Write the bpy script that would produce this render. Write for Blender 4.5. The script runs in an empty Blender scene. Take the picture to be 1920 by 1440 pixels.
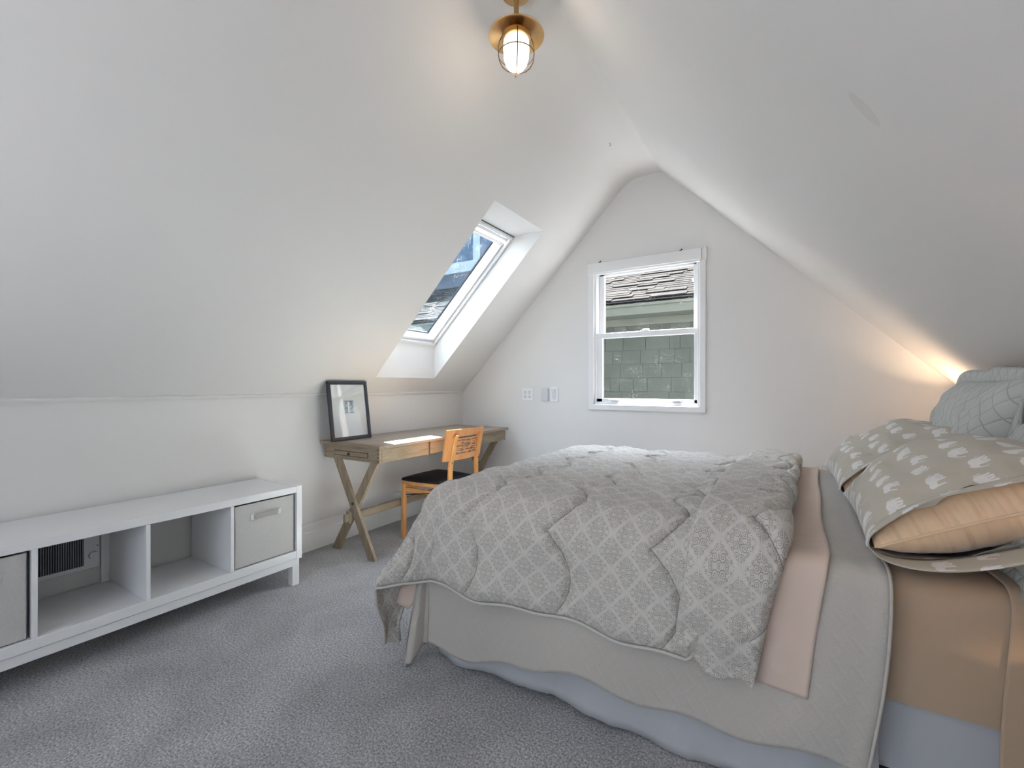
import bpy, bmesh, math, random
import numpy as np
from mathutils import Vector, Matrix
random.seed(7); np.random.seed(7)
sc = bpy.context.scene
COL = sc.collection
PI = math.pi

# ------------------------------------------------------------------ camera
cam = bpy.data.cameras.new('camera'); camo = bpy.data.objects.new('camera', cam); COL.objects.link(camo)
cam.lens = 16.0; cam.sensor_width = 36.0; cam.shift_y = 2.6/1920; cam.clip_start = 0.02
camo.location = (0, 0, 1.154); camo.rotation_euler = (PI/2, 0, math.radians(31.609))
sc.camera = camo
# ------------------------------------------------------------------ light
EXPOSURE = 0.50
sc.view_settings.view_transform = 'Standard'; sc.view_settings.look = 'None'
sc.view_settings.gamma = 1; sc.view_settings.use_curve_mapping = False
sc.view_settings.exposure = EXPOSURE
w = bpy.data.worlds.new('sky'); sc.world = w; w.use_nodes = True
nt = w.node_tree; nt.nodes.clear()
out = nt.nodes.new('ShaderNodeOutputWorld'); bg = nt.nodes.new('ShaderNodeBackground')
tc = nt.nodes.new('ShaderNodeTexCoord'); sx = nt.nodes.new('ShaderNodeSeparateXYZ'); rp = nt.nodes.new('ShaderNodeValToRGB')
nt.links.new(tc.outputs['Generated'], sx.inputs[0]); nt.links.new(sx.outputs['Z'], rp.inputs[0])
rp.color_ramp.elements[0].position = 0.0; rp.color_ramp.elements[0].color = (0.80, 0.88, 1.0, 1)
rp.color_ramp.elements[1].position = 0.8; rp.color_ramp.elements[1].color = (0.55, 0.72, 1.0, 1)
nt.links.new(rp.outputs[0], bg.inputs[0]); bg.inputs[1].default_value = 2.6; nt.links.new(bg.outputs[0], out.inputs[0])

def light(name, kind, loc, energy, color, direction=None, size=None, size_y=None, portal=False, radius=None, angle=None):
    L = bpy.data.lights.new(name, kind); o = bpy.data.objects.new(name, L); COL.objects.link(o)
    o.location = loc; L.color = color
    if kind != 'SUN' or True: L.energy = energy
    if direction: o.rotation_euler = Vector(direction).to_track_quat('-Z', 'Y').to_euler()
    if kind == 'AREA':
        L.shape = 'RECTANGLE'; L.size = size; L.size_y = size_y
        if portal: L.cycles.is_portal = True
    if radius is not None: L.shadow_soft_size = radius
    if angle is not None: L.angle = angle
    return o
SUN_DIR = (0.355, -0.375, -0.92)
light('sun', 'SUN', (-4, 6, 10), 62.0, (1.0, 0.95, 0.87), SUN_DIR, angle=math.radians(0.6))
light('gable_window_portal', 'AREA', (-1.03, 3.84, 1.57), 1, (1, 1, 1), (0, -1, 0), 0.95, 1.25, portal=True)
light('skylight_portal', 'AREA', (-2.45, 2.79, 2.02), 1, (1, 1, 1), (0.714, 0, -0.70), 0.75, 1.2, portal=True)
light('skylight_daylight', 'AREA', (-3.35, 2.45, 3.35), 75, (0.84, 0.90, 1.0), (0.95, 0.34, -1.35), 2.0, 2.0)
light('rear_fill_light', 'AREA', (-0.95, -2.05, 1.45), 3, (0.97, 0.98, 1.0), (0, 1, 0.05), 1.5, 1.7)  # added fill from behind the camera, set at the unseen rear opening
light('ceiling_fill_light', 'AREA', (-1.75, -0.95, 0.32), 18, (0.985, 0.985, 1.0), (0.55, -0.10, 0.85), 0.7, 0.7)  # added fill aimed up at the ceiling, no fixture, out of view
light('gable_window_daylight', 'AREA', (-1.03, 4.6, 3.1), 160, (0.80, 0.88, 1.0), (0.0, -0.86, -0.9), 1.6, 0.8)

# ------------------------------------------------------------------ helpers
def link_mesh(name, verts, faces, mats=None, parent=None, smooth=False, uv=None, mod=None):
    me = bpy.data.meshes.new(name); me.from_pydata([tuple(v) for v in verts], [], faces); me.validate(); me.update()
    o = bpy.data.objects.new(name, me); COL.objects.link(o)
    if mats is not None:
        for m in (mats if isinstance(mats, (list, tuple)) else [mats]): me.materials.append(m)
    if smooth:
        me.polygons.foreach_set('use_smooth', [True]*len(me.polygons))
    if uv is not None:
        L = me.uv_layers.new(name='UVMap'); vi = np.zeros(len(me.loops), int); me.loops.foreach_get('vertex_index', vi)
        L.data.foreach_set('uv', np.asarray(uv, float)[vi].ravel())
    if parent is not None: o.parent = parent
    return o
def bmobj(name, bm, mats, parent=None, smooth=False, angle=None):
    me = bpy.data.meshes.new(name); bmesh.ops.recalc_face_normals(bm, faces=bm.faces); bm.to_mesh(me); bm.free()
    o = bpy.data.objects.new(name, me); COL.objects.link(o)
    for m in (mats if isinstance(mats, (list, tuple)) else [mats]): me.materials.append(m)
    if smooth: me.polygons.foreach_set('use_smooth', [True]*len(me.polygons))
    if angle is not None: me.set_sharp_from_angle(angle=math.radians(angle))
    if parent is not None: o.parent = parent
    return o
def empty(name, loc=(0, 0, 0), rz=0.0):
    o = bpy.data.objects.new(name, None); COL.objects.link(o); o.location = loc; o.rotation_euler = (0, 0, rz); o.empty_display_size = 0.05
    return o
def tag(o, label=None, cat=None, group=None, kind=None):
    if label: o['label'] = label
    if cat: o['category'] = cat
    if group: o['group'] = group
    if kind: o['kind'] = kind
    return o
def abox(bm, lo, hi, bevel=0.0, seg=1, M=None):
    t = bmesh.new()
    bmesh.ops.create_cube(t, size=1.0)
    s = [max(1e-5, hi[i]-lo[i]) for i in range(3)]; c = [(hi[i]+lo[i])/2 for i in range(3)]
    for v in t.verts: v.co = Vector((v.co[i]*s[i]+c[i] for i in range(3)))
    if bevel > 0: bmesh.ops.bevel(t, geom=list(t.edges), offset=min(bevel, min(s)*0.45), segments=seg, affect='EDGES', profile=0.6)
    if M is not None: bmesh.ops.transform(t, matrix=M, verts=t.verts)
    join(bm, t)
def join(bm, t):
    me = bpy.data.meshes.new('tmp'); t.to_mesh(me); t.free(); bm.from_mesh(me); bpy.data.meshes.remove(me)
def box(name, lo, hi, m, parent=None, bevel=0.002, seg=1, M=None):
    bm = bmesh.new(); abox(bm, lo, hi, bevel, seg, M); return bmobj(name, bm, m, parent)
def atube(bm, pts, r, n=8, closed=False):
    pts = [Vector(p) for p in pts]; rings = []
    N = len(pts); up = None
    for i, p in enumerate(pts):
        if closed: d = pts[(i+1) % N]-pts[i-1]
        else: d = (pts[min(i+1, N-1)]-pts[max(i-1, 0)])
        d.normalize()
        if up is None: up = d.orthogonal().normalized()
        else:
            up = up-d*up.dot(d); up.normalize()
        b = d.cross(up); rr = r[i] if isinstance(r, (list, tuple)) else r
        rings.append([bm.verts.new(p+(up*math.cos(2*PI*k/n)+b*math.sin(2*PI*k/n))*rr) for k in range(n)])
    for i in range(N if closed else N-1):
        A, B = rings[i], rings[(i+1) % N]
        for k in range(n): bm.faces.new((A[k], A[(k+1) % n], B[(k+1) % n], B[k]))
    if not closed: bm.faces.new(rings[0][::-1]); bm.faces.new(rings[-1])
def tube(name, pts, r, m, parent=None, n=8, closed=False):
    bm = bmesh.new(); atube(bm, pts, r, n, closed); return bmobj(name, bm, m, parent, smooth=True)
def lathe(name, prof, m, parent=None, c=(0, 0, 0), n=32, angle=35):
    bm = bmesh.new(); rings = []
    for r, z in prof:
        if r < 1e-5: rings.append([bm.verts.new((c[0], c[1], c[2]+z))])
        else: rings.append([bm.verts.new((c[0]+r*math.cos(2*PI*k/n), c[1]+r*math.sin(2*PI*k/n), c[2]+z)) for k in range(n)])
    for A, B in zip(rings[:-1], rings[1:]):
        for k in range(n):
            a = A if len(A) == 1 else [A[k], A[(k+1) % n]]; b = B if len(B) == 1 else [B[(k+1) % n], B[k]]
            if len(a)+len(b) > 2: bm.faces.new(list(a)+list(b))
    return bmobj(name, bm, m, parent, smooth=True, angle=angle)
def prism(name, poly, axis, lo, hi, m, parent=None, bevel=0.0):
    """poly = 2-D points; axis 'x','y' or 'z' is the extrusion axis"""
    bm = bmesh.new(); f = {'x': lambda p, t: (t, p[0], p[1]), 'y': lambda p, t: (p[0], t, p[1]), 'z': lambda p, t: (p[0], p[1], t)}[axis]
    A = [bm.verts.new(f(p, lo)) for p in poly]; B = [bm.verts.new(f(p, hi)) for p in poly]; n = len(poly)
    bm.faces.new(A); bm.faces.new(B[::-1])
    for i in range(n): bm.faces.new((A[i], A[(i+1) % n], B[(i+1) % n], B[i]))
    if bevel: bmesh.ops.bevel(bm, geom=list(bm.edges), offset=bevel, segments=1, affect='EDGES')
    return bmobj(name, bm, m, parent)

# ---- node expression helper
class E:
    nt = None
    def __init__(s, v): s.v = v
    @staticmethod
    def op(o, *a, clamp=False):
        n = E.nt.nodes.new('ShaderNodeMath'); n.operation = o; n.use_clamp = clamp
        for i, x in enumerate(a):
            x = x.v if isinstance(x, E) else x
            if isinstance(x, (int, float)): n.inputs[i].default_value = x
            else: E.nt.links.new(x, n.inputs[i])
        return E(n.outputs[0])
    def __add__(s, o): return E.op('ADD', s, o)
    __radd__ = __add__
    def __sub__(s, o): return E.op('SUBTRACT', s, o)
    def __rsub__(s, o): return E.op('SUBTRACT', o, s)
    def __mul__(s, o): return E.op('MULTIPLY', s, o)
    __rmul__ = __mul__
    def __truediv__(s, o): return E.op('DIVIDE', s, o)
def e_sin(a): return E.op('SINE', a)
def e_abs(a): return E.op('ABSOLUTE', a)
def e_min(a, b): return E.op('MINIMUM', a, b)
def e_max(a, b): return E.op('MAXIMUM', a, b)
def e_floor(a): return E.op('FLOOR', a)
def e_fract(a): return E.op('FRACT', a)
def e_sqrt(a): return E.op('SQRT', a)
def e_hyp(a, b): return e_sqrt(a*a+b*b)
def e_less(a, e0, soft):      # 1 where a < e0, soft edge
    n = E.nt.nodes.new('ShaderNodeMapRange'); n.clamp = True; n.interpolation_type = 'SMOOTHSTEP'
    E.nt.links.new(a.v, n.inputs[0]); n.inputs[1].default_value = e0-soft; n.inputs[2].default_value = e0+soft
    n.inputs[3].default_value = 1; n.inputs[4].default_value = 0
    return E(n.outputs[0])

class Mat:
    def __init__(s, name, color=(0.8, 0.8, 0.8), rough=0.6, metal=0.0, spec=0.5, coat=0.0, sheen=0.0):
        m = bpy.data.materials.new(name); m.use_nodes = True; s.m = m; s.nt = m.node_tree
        s.b = s.nt.nodes['Principled BSDF']; s.nt.nodes.remove(s.nt.nodes['Material Output']) if False else None
        s.b.inputs['Base Color'].default_value = (*color, 1); s.b.inputs['Roughness'].default_value = rough
        s.b.inputs['Metallic'].default_value = metal; s.b.inputs['Specular IOR Level'].default_value = spec
        s.b.inputs['Coat Weight'].default_value = coat; s.b.inputs['Sheen Weight'].default_value = sheen
        E.nt = s.nt
    def coord(s, kind='Object', scale=(1, 1, 1), rot=(0, 0, 0)):
        t = s.nt.nodes.new('ShaderNodeTexCoord'); mp = s.nt.nodes.new('ShaderNodeMapping')
        mp.inputs['Scale'].default_value = scale; mp.inputs['Rotation'].default_value = rot
        s.nt.links.new(t.outputs[kind], mp.inputs[0]); return mp.outputs[0]
    def xyz(s, vec):
        n = s.nt.nodes.new('ShaderNodeSeparateXYZ'); s.nt.links.new(vec, n.inputs[0]); return E(n.outputs[0]), E(n.outputs[1]), E(n.outputs[2])
    def noise(s, vec, scale, detail=2.0, rough=0.5, dist=0.0):
        n = s.nt.nodes.new('ShaderNodeTexNoise'); s.nt.links.new(vec, n.inputs['Vector'])
        n.inputs['Scale'].default_value = scale; n.inputs['Detail'].default_value = detail; n.inputs['Roughness'].default_value = rough
        n.inputs['Distortion'].default_value = dist
        return E(n.outputs[0])
    def ramp(s, fac, stops):
        n = s.nt.nodes.new('ShaderNodeValToRGB'); s.nt.links.new(fac.v, n.inputs[0]); cr = n.color_ramp
        while len(cr.elements) < len(stops): cr.elements.new(0.5)
        for e, (p, c) in zip(cr.elements, stops): e.position = p; e.color = (*c, 1)
        return n.outputs[0]
    def mix(s, fac, a, b):
        n = s.nt.nodes.new('ShaderNodeMix'); n.data_type = 'RGBA'
        for x, i in ((fac, 0), (a, 6), (b, 7)):
            x = x.v if isinstance(x, E) else x
            if isinstance(x, (int, float)): n.inputs[i].default_value = x
            elif isinstance(x, tuple): n.inputs[i].default_value = (*x, 1)
            else: s.nt.links.new(x, n.inputs[i])
        return n.outputs[2]
    def color(s, sock): s.nt.links.new(sock, s.b.inputs['Base Color']); return s
    def bump(s, h, strength=0.3, dist=0.01):
        n = s.nt.nodes.new('ShaderNodeBump'); n.inputs['Strength'].default_value = strength; n.inputs['Distance'].default_value = dist
        s.nt.links.new(h.v, n.inputs['Height']); s.nt.links.new(n.outputs[0], s.b.inputs['Normal']); return s

def paint(name, c, rough=0.6, bump=0.05, sc_=180):
    M = Mat(name, c, rough, spec=0.3); v = M.coord()
    M.color(M.mix(M.noise(v, 1.3, 3), tuple(x*0.985 for x in c), tuple(min(1, x*1.015) for x in c)))
    M.bump(M.noise(v, sc_, 3), bump, 0.003); return M.m

WALLC = (0.745, 0.735, 0.722)
M_wall = paint('wall_paint', WALLC, 0.55)
# ceiling paint with a small filled patch on the right slope
M = Mat('ceiling_paint', WALLC, 0.55, spec=0.3); v = M.coord(); X_, Y_, Z_ = M.xyz(v)
dx = (X_-0.150)*1.414*1.0; dy = (Y_-1.402)
pr = (dx*0.78+dy*0.62); qr = (dy*0.78-dx*0.62)
pd = e_hyp(pr/0.060, qr/0.022)+M.noise(v, 30, 2)*0.25
patch = e_less(pd, 1.1, 0.12)
M.color(M.mix(patch, M.mix(M.noise(v, 1.3, 3), tuple(x*0.985 for x in WALLC), tuple(x*1.015 for x in WALLC)), (0.68, 0.67, 0.655)))
M.bump(M.noise(v, 180, 3), 0.05, 0.003); M_ceil = M.m
M_trim = paint('trim_white', (0.80, 0.80, 0.80), 0.35, 0.02)
M_vinyl = Mat('vinyl_white', (0.82, 0.83, 0.84), 0.3).m
M_base = paint('baseboard_paint', (0.76, 0.76, 0.755), 0.4, 0.02)
M_white = Mat('bench_lacquer', (0.80, 0.805, 0.81), 0.28, spec=0.4).m
M_black = Mat('black_gap', (0.01, 0.01, 0.01), 0.6).m

# carpet
M = Mat('carpet', (0.2, 0.2, 0.21), 1.0, spec=0.0, sheen=0.2); v = M.coord()
n1 = M.noise(v, 130, 3, 0.75); n2 = M.noise(v, 2.6, 3, 0.55, 0.4); n3 = M.noise(v, 90, 2)
tuft = M.ramp(n1, [(0.33, (0.17, 0.17, 0.18)), (0.5, (0.42, 0.42, 0.435)), (0.67, (0.72, 0.72, 0.74))])
blot = M.ramp(n2, [(0.36, (0.84, 0.84, 0.84)), (0.60, (1.08, 1.08, 1.08))])
mm = M.nt.nodes.new('ShaderNodeMix'); mm.data_type = 'RGBA'; mm.blend_type = 'MULTIPLY'; mm.inputs[0].default_value = 1
M.nt.links.new(tuft, mm.inputs[6]); M.nt.links.new(blot, mm.inputs[7]); M.color(mm.outputs[2])
M.bump(n1*1.0+n3*0.4+n2*1.2, 0.7, 0.010); M_carpet = M.m

def wood(name, c1, c2, c3, axis='y', rough=0.5, fine=1.0, coat=0.0):
    M = Mat(name, c1, rough, spec=0.35, coat=coat)
    s = {'x': (1.2, 14, 14), 'y': (14, 1.2, 14), 'z': (14, 14, 1.2)}[axis]
    v = M.coord('Object', s); n = M.noise(v, 3.0*fine, 6, 0.6, 0.8); v2 = M.coord('Object', tuple(k*4 for k in s)); nn = M.noise(v2, 6, 3, 0.6)
    M.color(M.ramp(n*0.7+nn*0.3, [(0.35, c1), (0.5, c2), (0.66, c3)])); M.bump(nn, 0.15, 0.002); return M.m
DW = ((0.20, 0.155, 0.105), (0.285, 0.225, 0.155), (0.35, 0.285, 0.205))
M_deskx = wood('desk_wood_crosswise', *DW, 'x'); M_desky = wood('desk_wood_lengthwise', *DW, 'y'); M_deskz = wood('desk_wood_upright', *DW, 'z')
M_desktop = wood('desk_top_wood', (0.27, 0.215, 0.165), (0.33, 0.265, 0.205), (0.39, 0.32, 0.25), 'y', 0.38)
CW = ((0.50, 0.22, 0.065), (0.60, 0.28, 0.09), (0.70, 0.36, 0.13))
M_chair = wood('chair_wood', *CW, 'z', 0.35, 0.8, 0.2); M_chairy = wood('chair_wood_back', (0.48, 0.20, 0.07), (0.56, 0.25, 0.09), (0.64, 0.31, 0.12), 'z', 0.35, 0.5, 0.2)
M_seat = Mat('black_vinyl', (0.006, 0.006, 0.008), 0.45, spec=0.4).m
M_frame = Mat('black_frame', (0.010, 0.011, 0.018), 0.3).m
M_metal = Mat('dark_metal', (0.05, 0.045, 0.04), 0.4, 1.0).m
M_brass = Mat('aged_brass', (0.55, 0.36, 0.17), 0.35, 1.0).m
M_cage = Mat('bronze_wire', (0.16, 0.11, 0.07), 0.4, 0.7).m
M_grille = Mat('grille_metal', (0.33, 0.34, 0.36), 0.4, 0.6).m

def fabric(name, c, rough=0.9, wscale=900, bump=0.25, sheen=0.15, vary=0.05):
    M = Mat(name, c, rough, spec=0.15, sheen=sheen); v = M.coord('UV')
    n = M.noise(v, wscale, 2, 0.6); n2 = M.noise(v, 14, 3)
    M.color(M.mix(n*0.5+n2*0.5, tuple(x*(1-vary) for x in c), tuple(min(1, x*(1+vary)) for x in c)))
    M.bump(n, bump, 0.002); return M
M_sheet = fabric('peach_cotton', (0.66, 0.535, 0.455), wscale=500, bump=0.15).m
M_fitted = fabric('tan_flannel', (0.50, 0.37, 0.262), wscale=350, bump=0.3).m
M_skirt = fabric('skirt_cotton', (0.52, 0.53, 0.55), wscale=300, bump=0.1).m
M = fabric('gold_satin', (0.74, 0.54, 0.355), 0.45, 600, 0.08, 0.4); vs_ = M.coord('UV', (5, 42, 1)); M.bump(M.noise(vs_, 1.0, 1.5, 0.4)+M.noise(M.coord('UV'), 18, 2)*0.6, 0.7, 0.016); M_sat = M.m
M_bin = Mat('bin_fabric', (0.54, 0.53, 0.51), 0.9, spec=0.1)
v = M_bin.coord('Object'); M_bin.bump(M_bin.noise(v, 700, 2), 0.2, 0.002); M_bin.color(M_bin.mix(M_bin.noise(v, 120, 3), (0.49, 0.48, 0.46), (0.58, 0.57, 0.55))); M_bin = M_bin.m
# woven coverlet
M = Mat('coverlet_weave', (0.62, 0.58, 0.53), 0.95, spec=0.1, sheen=0.2); v = M.coord('UV'); X_, Y_, Z_ = M.xyz(v)
wv = e_sin(X_*1100)*e_sin(Y_*1100); nz = M.noise(M.coord('UV', (40, 130, 1)), 4, 3)
zig = e_abs(e_fract((X_+e_abs(e_fract(Y_*14)-0.5)*0.05)*22)-0.5)
h = wv*0.25+nz*1.0+e_less(zig, 0.13, 0.1)*0.8
M.color(M.mix(M.noise(v, 240, 2), (0.47, 0.44, 0.40), (0.56, 0.53, 0.485))); M.bump(h, 0.45, 0.003); M_cover = M.m

# duvet print: lobed diamonds filled with scrolls, in flat cloth coordinates (metres)
M = Mat('duvet_damask', (0.66, 0.64, 0.61), 0.85, spec=0.15, sheen=0.15); v = M.coord('UV'); X_, Y_, Z_ = M.xyz(v)
P = 0.104
wx = (M.noise(v, 6, 2)-0.5)*0.05
a = (X_+Y_+wx)/P; b = (X_-Y_*0.96-wx)/P
fa = e_fract(a)-0.5; fb = e_fract(b)-0.5
lx = e_abs(fa+fb); ly = (fa-fb)                 # -1..1, diamond frame
ly2 = e_abs(ly)
edge = e_max(e_abs(fa), e_abs(fb))              # 0 centre .. 0.5 border
inside = e_less(edge+M.noise(v, 90, 1)*0.06, 0.47, 0.02)
def spiral(cx, cy, turns, rmax, wdt=0.14, sgn=1):
    dx = lx-cx; dy = ly2-cy; r = e_hyp(dx, dy); th = E.op('ARCTAN2', dy, dx)*(sgn/(2*PI))
    f = e_abs(e_fract(r*turns+th)-0.5)
    return e_less(f, wdt, 0.07)*e_less(r, rmax, 0.01)
s1 = spiral(0.20, 0.26, 11, 0.19, 0.15); s2 = spiral(0.40, 0.08, 15, 0.13, 0.16, -1); s3 = spiral(0.12, 0.60, 13, 0.15, 0.15); s4 = spiral(0.0, 0.05, 12, 0.12, 0.15); s5 = spiral(0.36, 0.42, 16, 0.10, 0.17, -1)
s6 = spiral(0.62, 0.16, 17, 0.09, 0.17); s7 = spiral(0.10, 0.82, 20, 0.07, 0.18)
dots = e_less(e_hyp(e_fract(lx*9)-0.5, e_fract(ly2*9)-0.5), 0.20, 0.08)*e_less(e_abs(edge-0.40), 0.03, 0.01)
line = e_max(e_max(e_max(s1, s2), e_max(s3, s4)), e_max(e_max(s5, s6), s7))
line = e_max(line*inside, dots)
base = M.mix(inside*0.18, (0.67, 0.637, 0.592), (0.62, 0.587, 0.538))
wq = E.op('POWER', e_abs(e_sin((Y_-1.72)*(PI/0.31))), 0.85)*2-1
st = e_abs(e_fract((X_-wq*0.045-0.048-e_sin(Y_*3)*0.015)/0.365+0.5)-0.5)*0.365
thread = e_less(st, 0.0016, 0.0008)
M.color(M.mix(thread*0.75, M.mix(line*0.9, base, (0.27, 0.255, 0.225)), (0.22, 0.21, 0.19))); M.bump(M.noise(v, 600, 2)*0.5+M.noise(v, 32, 4, 0.65, 1.2)*2.0, 0.6, 0.010); M_duvet = M.m

# elephant print
def elephant_mat():
    M = Mat('elephant_print', (0.5, 0.47, 0.41), 0.85, spec=0.15, sheen=0.2); v = M.coord('UV'); X_, Y_, Z_ = M.xyz(v)
    PX, PY = 0.078, 0.094
    row = e_floor(Y_/PY); xs = X_/PX+row*0.37+e_sin(row*12.9)*0.15; col = e_floor(xs)
    px = (e_fract(xs)-0.5)*PX; py = (e_fract(Y_/PY)-0.5)*PY+e_sin(col*2.4+row*1.7)*0.011
    # rotate so the legs point along +Y of the cloth with a little tilt per cell; swap axes
    flip = e_sin(col*7.7+row*3.1)*0.35
    ax = px+py*flip*0.5; ay = py-px*flip*0.5
    wob = (M.noise(v, 120, 1)-0.5)*0.010
    ax = ax*1.25; ay = ay*-1.25
    def ell(cx, cy, rx, ry): return e_hyp((ax-cx)/rx, (ay-cy)/ry)-1.0+wob*25
    def bar(cx, cy, hx, hy, sl=0.0): return e_max(e_abs(ax-cx-(ay-cy)*sl)/hx, e_abs(ay-cy)/hy)-1.0+wob*20
    s = e_min(ell(0.0, -0.006, 0.021, 0.0165), ell(-0.022, -0.012, 0.0115, 0.0115))
    s = e_min(s, bar(-0.013, 0.016, 0.0042, 0.014)); s = e_min(s, bar(-0.003, 0.015, 0.0040, 0.012, 0.15))
    s = e_min(s, bar(0.008, 0.016, 0.0042, 0.014, -0.1)); s = e_min(s, bar(0.018, 0.012, 0.0040, 0.014, 0.1))
    s = e_min(s, bar(-0.033, 0.002, 0.0028, 0.016, -0.25)); s = e_min(s, bar(0.025, -0.004, 0.0014, 0.012, 0.3))
    mask = e_less(s, 0.0, 0.08); n = M.noise(v, 700, 2)
    base = M.mix(n, (0.465, 0.42, 0.345), (0.535, 0.49, 0.41))
    M.color(M.mix(mask*0.9, base, (0.78, 0.755, 0.73))); M.bump(n+M.noise(v, 30, 3)*3, 0.25, 0.003); return M.m
M_eleph = elephant_mat()
# diamond quilting
M = Mat('quilted_cotton', (0.50, 0.52, 0.49), 0.85, spec=0.15, sheen=0.2); v = M.coord('UV'); X_, Y_, Z_ = M.xyz(v)
qa = e_abs(e_fract((X_+Y_*0.8)/0.055)-0.5); qb = e_abs(e_fract((X_-Y_*0.8)/0.055)-0.5)
ql = e_min(qa, qb); seam = e_less(ql, 0.035, 0.025)
M.color(M.mix(seam*0.55, M.mix(M.noise(v, 500, 2), (0.46, 0.475, 0.445), (0.54, 0.555, 0.525)), (0.27, 0.28, 0.26)))
puff = E.op('POWER', e_min(ql*4.0, E.op('ADD', 1.0, 0.0)), 0.5)
M.bump(puff+M.noise(v, 60, 3)*0.4, 0.55, 0.006); M_quilt = M.m

# glass (thin, faint dirt specks)
def glass(name, specks=0.0, tint=(1, 1, 1), amount=0.1):
    m = bpy.data.materials.new(name); m.use_nodes = True; nt = m.node_tree; nt.nodes.clear(); E.nt = nt
    o = nt.nodes.new('ShaderNodeOutputMaterial'); t = nt.nodes.new('ShaderNodeBsdfTransparent'); t.inputs[0].default_value = (*tint, 1)
    g = nt.nodes.new('ShaderNodeBsdfGlossy'); g.inputs['Roughness'].default_value = 0.02; lw = nt.nodes.new('ShaderNodeLayerWeight')
    fr = E.op('POWER', E(lw.outputs['Facing']), 4.0)*0.6+0.02     # same on both faces of the thin pane
    mx = nt.nodes.new('ShaderNodeMixShader'); nt.links.new(fr.v, mx.inputs[0]); nt.links.new(t.outputs[0], mx.inputs[1]); nt.links.new(g.outputs[0], mx.inputs[2])
    last = mx
    if specks > 0:
        tcn = nt.nodes.new('ShaderNodeTexCoord'); vo = nt.nodes.new('ShaderNodeTexVoronoi'); vo.inputs['Scale'].default_value = specks
        nt.links.new(tcn.outputs['Object'], vo.inputs['Vector'])
        no = nt.nodes.new('ShaderNodeTexNoise'); no.inputs['Scale'].default_value = 9; nt.links.new(tcn.outputs['Object'], no.inputs['Vector'])
        d = E(vo.outputs['Distance']); nn = E(no.outputs[0])
        mask = e_less(d-(nn-0.5)*0.55, 0.14, 0.05)
        df = nt.nodes.new('ShaderNodeBsdfTranslucent'); df.inputs[0].default_value = (0.9, 0.93, 0.95, 1)
        df2 = nt.nodes.new('ShaderNodeBsdfDiffuse'); df2.inputs[0].default_value = (0.9, 0.93, 0.95, 1)
        ad = nt.nodes.new('ShaderNodeAddShader'); nt.links.new(df.outputs[0], ad.inputs[0]); nt.links.new(df2.outputs[0], ad.inputs[1])
        m2 = nt.nodes.new('ShaderNodeMixShader'); nt.links.new((mask*amount).v, m2.inputs[0]); nt.links.new(last.outputs[0], m2.inputs[1]); nt.links.new(ad.outputs[0], m2.inputs[2]); last = m2
    nt.links.new(last.outputs[0], o.inputs[0]); return m
M_glass = glass('window_glass', 85, amount=0.045); M_glass_sky = glass('skylight_glass', 95, (0.90, 0.96, 1.0), amount=0.10); M_glass_pic = glass('picture_glass')

def emit(name, c, s):
    m = bpy.data.materials.new(name); m.use_nodes = True; nt = m.node_tree; nt.nodes.clear()
    o = nt.nodes.new('ShaderNodeOutputMaterial'); e = nt.nodes.new('ShaderNodeEmission'); e.inputs[0].default_value = (*c, 1); e.inputs[1].default_value = s
    nt.links.new(e.outputs[0], o.inputs[0]); return m

# ================================================================== STRUCTURE
XL, YG, XR, YB = -2.877, 3.714, 0.90, -1.95
ZK, ZT, RX0, RX1 = 1.092, 2.856, -1.1466, -0.8875
def struct(o): o['kind'] = 'structure'; return o
struct(box('floor', (XL-0.3, YB-0.3, -0.12), (XR+0.3, YG+0.3, 0.0), M_carpet, bevel=0))
struct(box('wall_left', (XL-0.2, YB-0.2, 0), (XL, YG+0.0, ZK+0.1), M_wall, bevel=0))
struct(box('wall_right', (XR, YB-0.2, 0), (XR+0.2, YG+0.0, 1.13), M_wall, bevel=0))

# ceiling: sloped slabs with the skylight well cut through, ridge strip between
sl = (ZT-1.089)/(RX0-XL); slr = 0.9877
def zl(x): return ZT+(x-RX0)*sl
TH = 0.207
an = math.atan(sl); nx, nz_ = -math.sin(an), math.cos(an)     # outward normal of left slope
SY0, SY1 = 2.451, 3.133; SXB, SXT = -2.751, -1.640
bm = bmesh.new()
def quad(*p): bm.faces.new([bm.verts.new(q) for q in p])
def slope_pt(x, y): return (x, y, zl(x))
ys = [YB-0.2, SY0, SY1, YG+0.2]; xs_ = [XL-0.02, SXB, SXT, RX0-0.10]
inner = {}
for i, x in enumerate(xs_):
    for j, y in enumerate(ys): inner[i, j] = bm.verts.new(slope_pt(x, y))
for i in range(3):
    for j in range(3):
        if (i, j) == (1, 1): continue
        bm.faces.new((inner[i, j], inner[i, j+1], inner[i+1, j+1], inner[i+1, j]))
# well: sill face vertical, head face horizontal, cheeks in between; ends at the roof plane
OB = (SXB, zl(SXB)+0.296); OT = (SXT-0.272, zl(SXT))
ob0, ob1 = bm.verts.new((OB[0], SY0, OB[1])), bm.verts.new((OB[0], SY1, OB[1]))
ot0, ot1 = bm.verts.new((OT[0], SY0, OT[1])), bm.verts.new((OT[0], SY1, OT[1]))
bm.faces.new((inner[1, 1], inner[1, 2], ob1, ob0)); bm.faces.new((inner[2, 1], ot0, ot1, inner[2, 2]))
bm.faces.new((inner[1, 1], ob0, ot0, inner[2, 1])); bm.faces.new((inner[1, 2], inner[2, 2], ot1, ob1))
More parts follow.
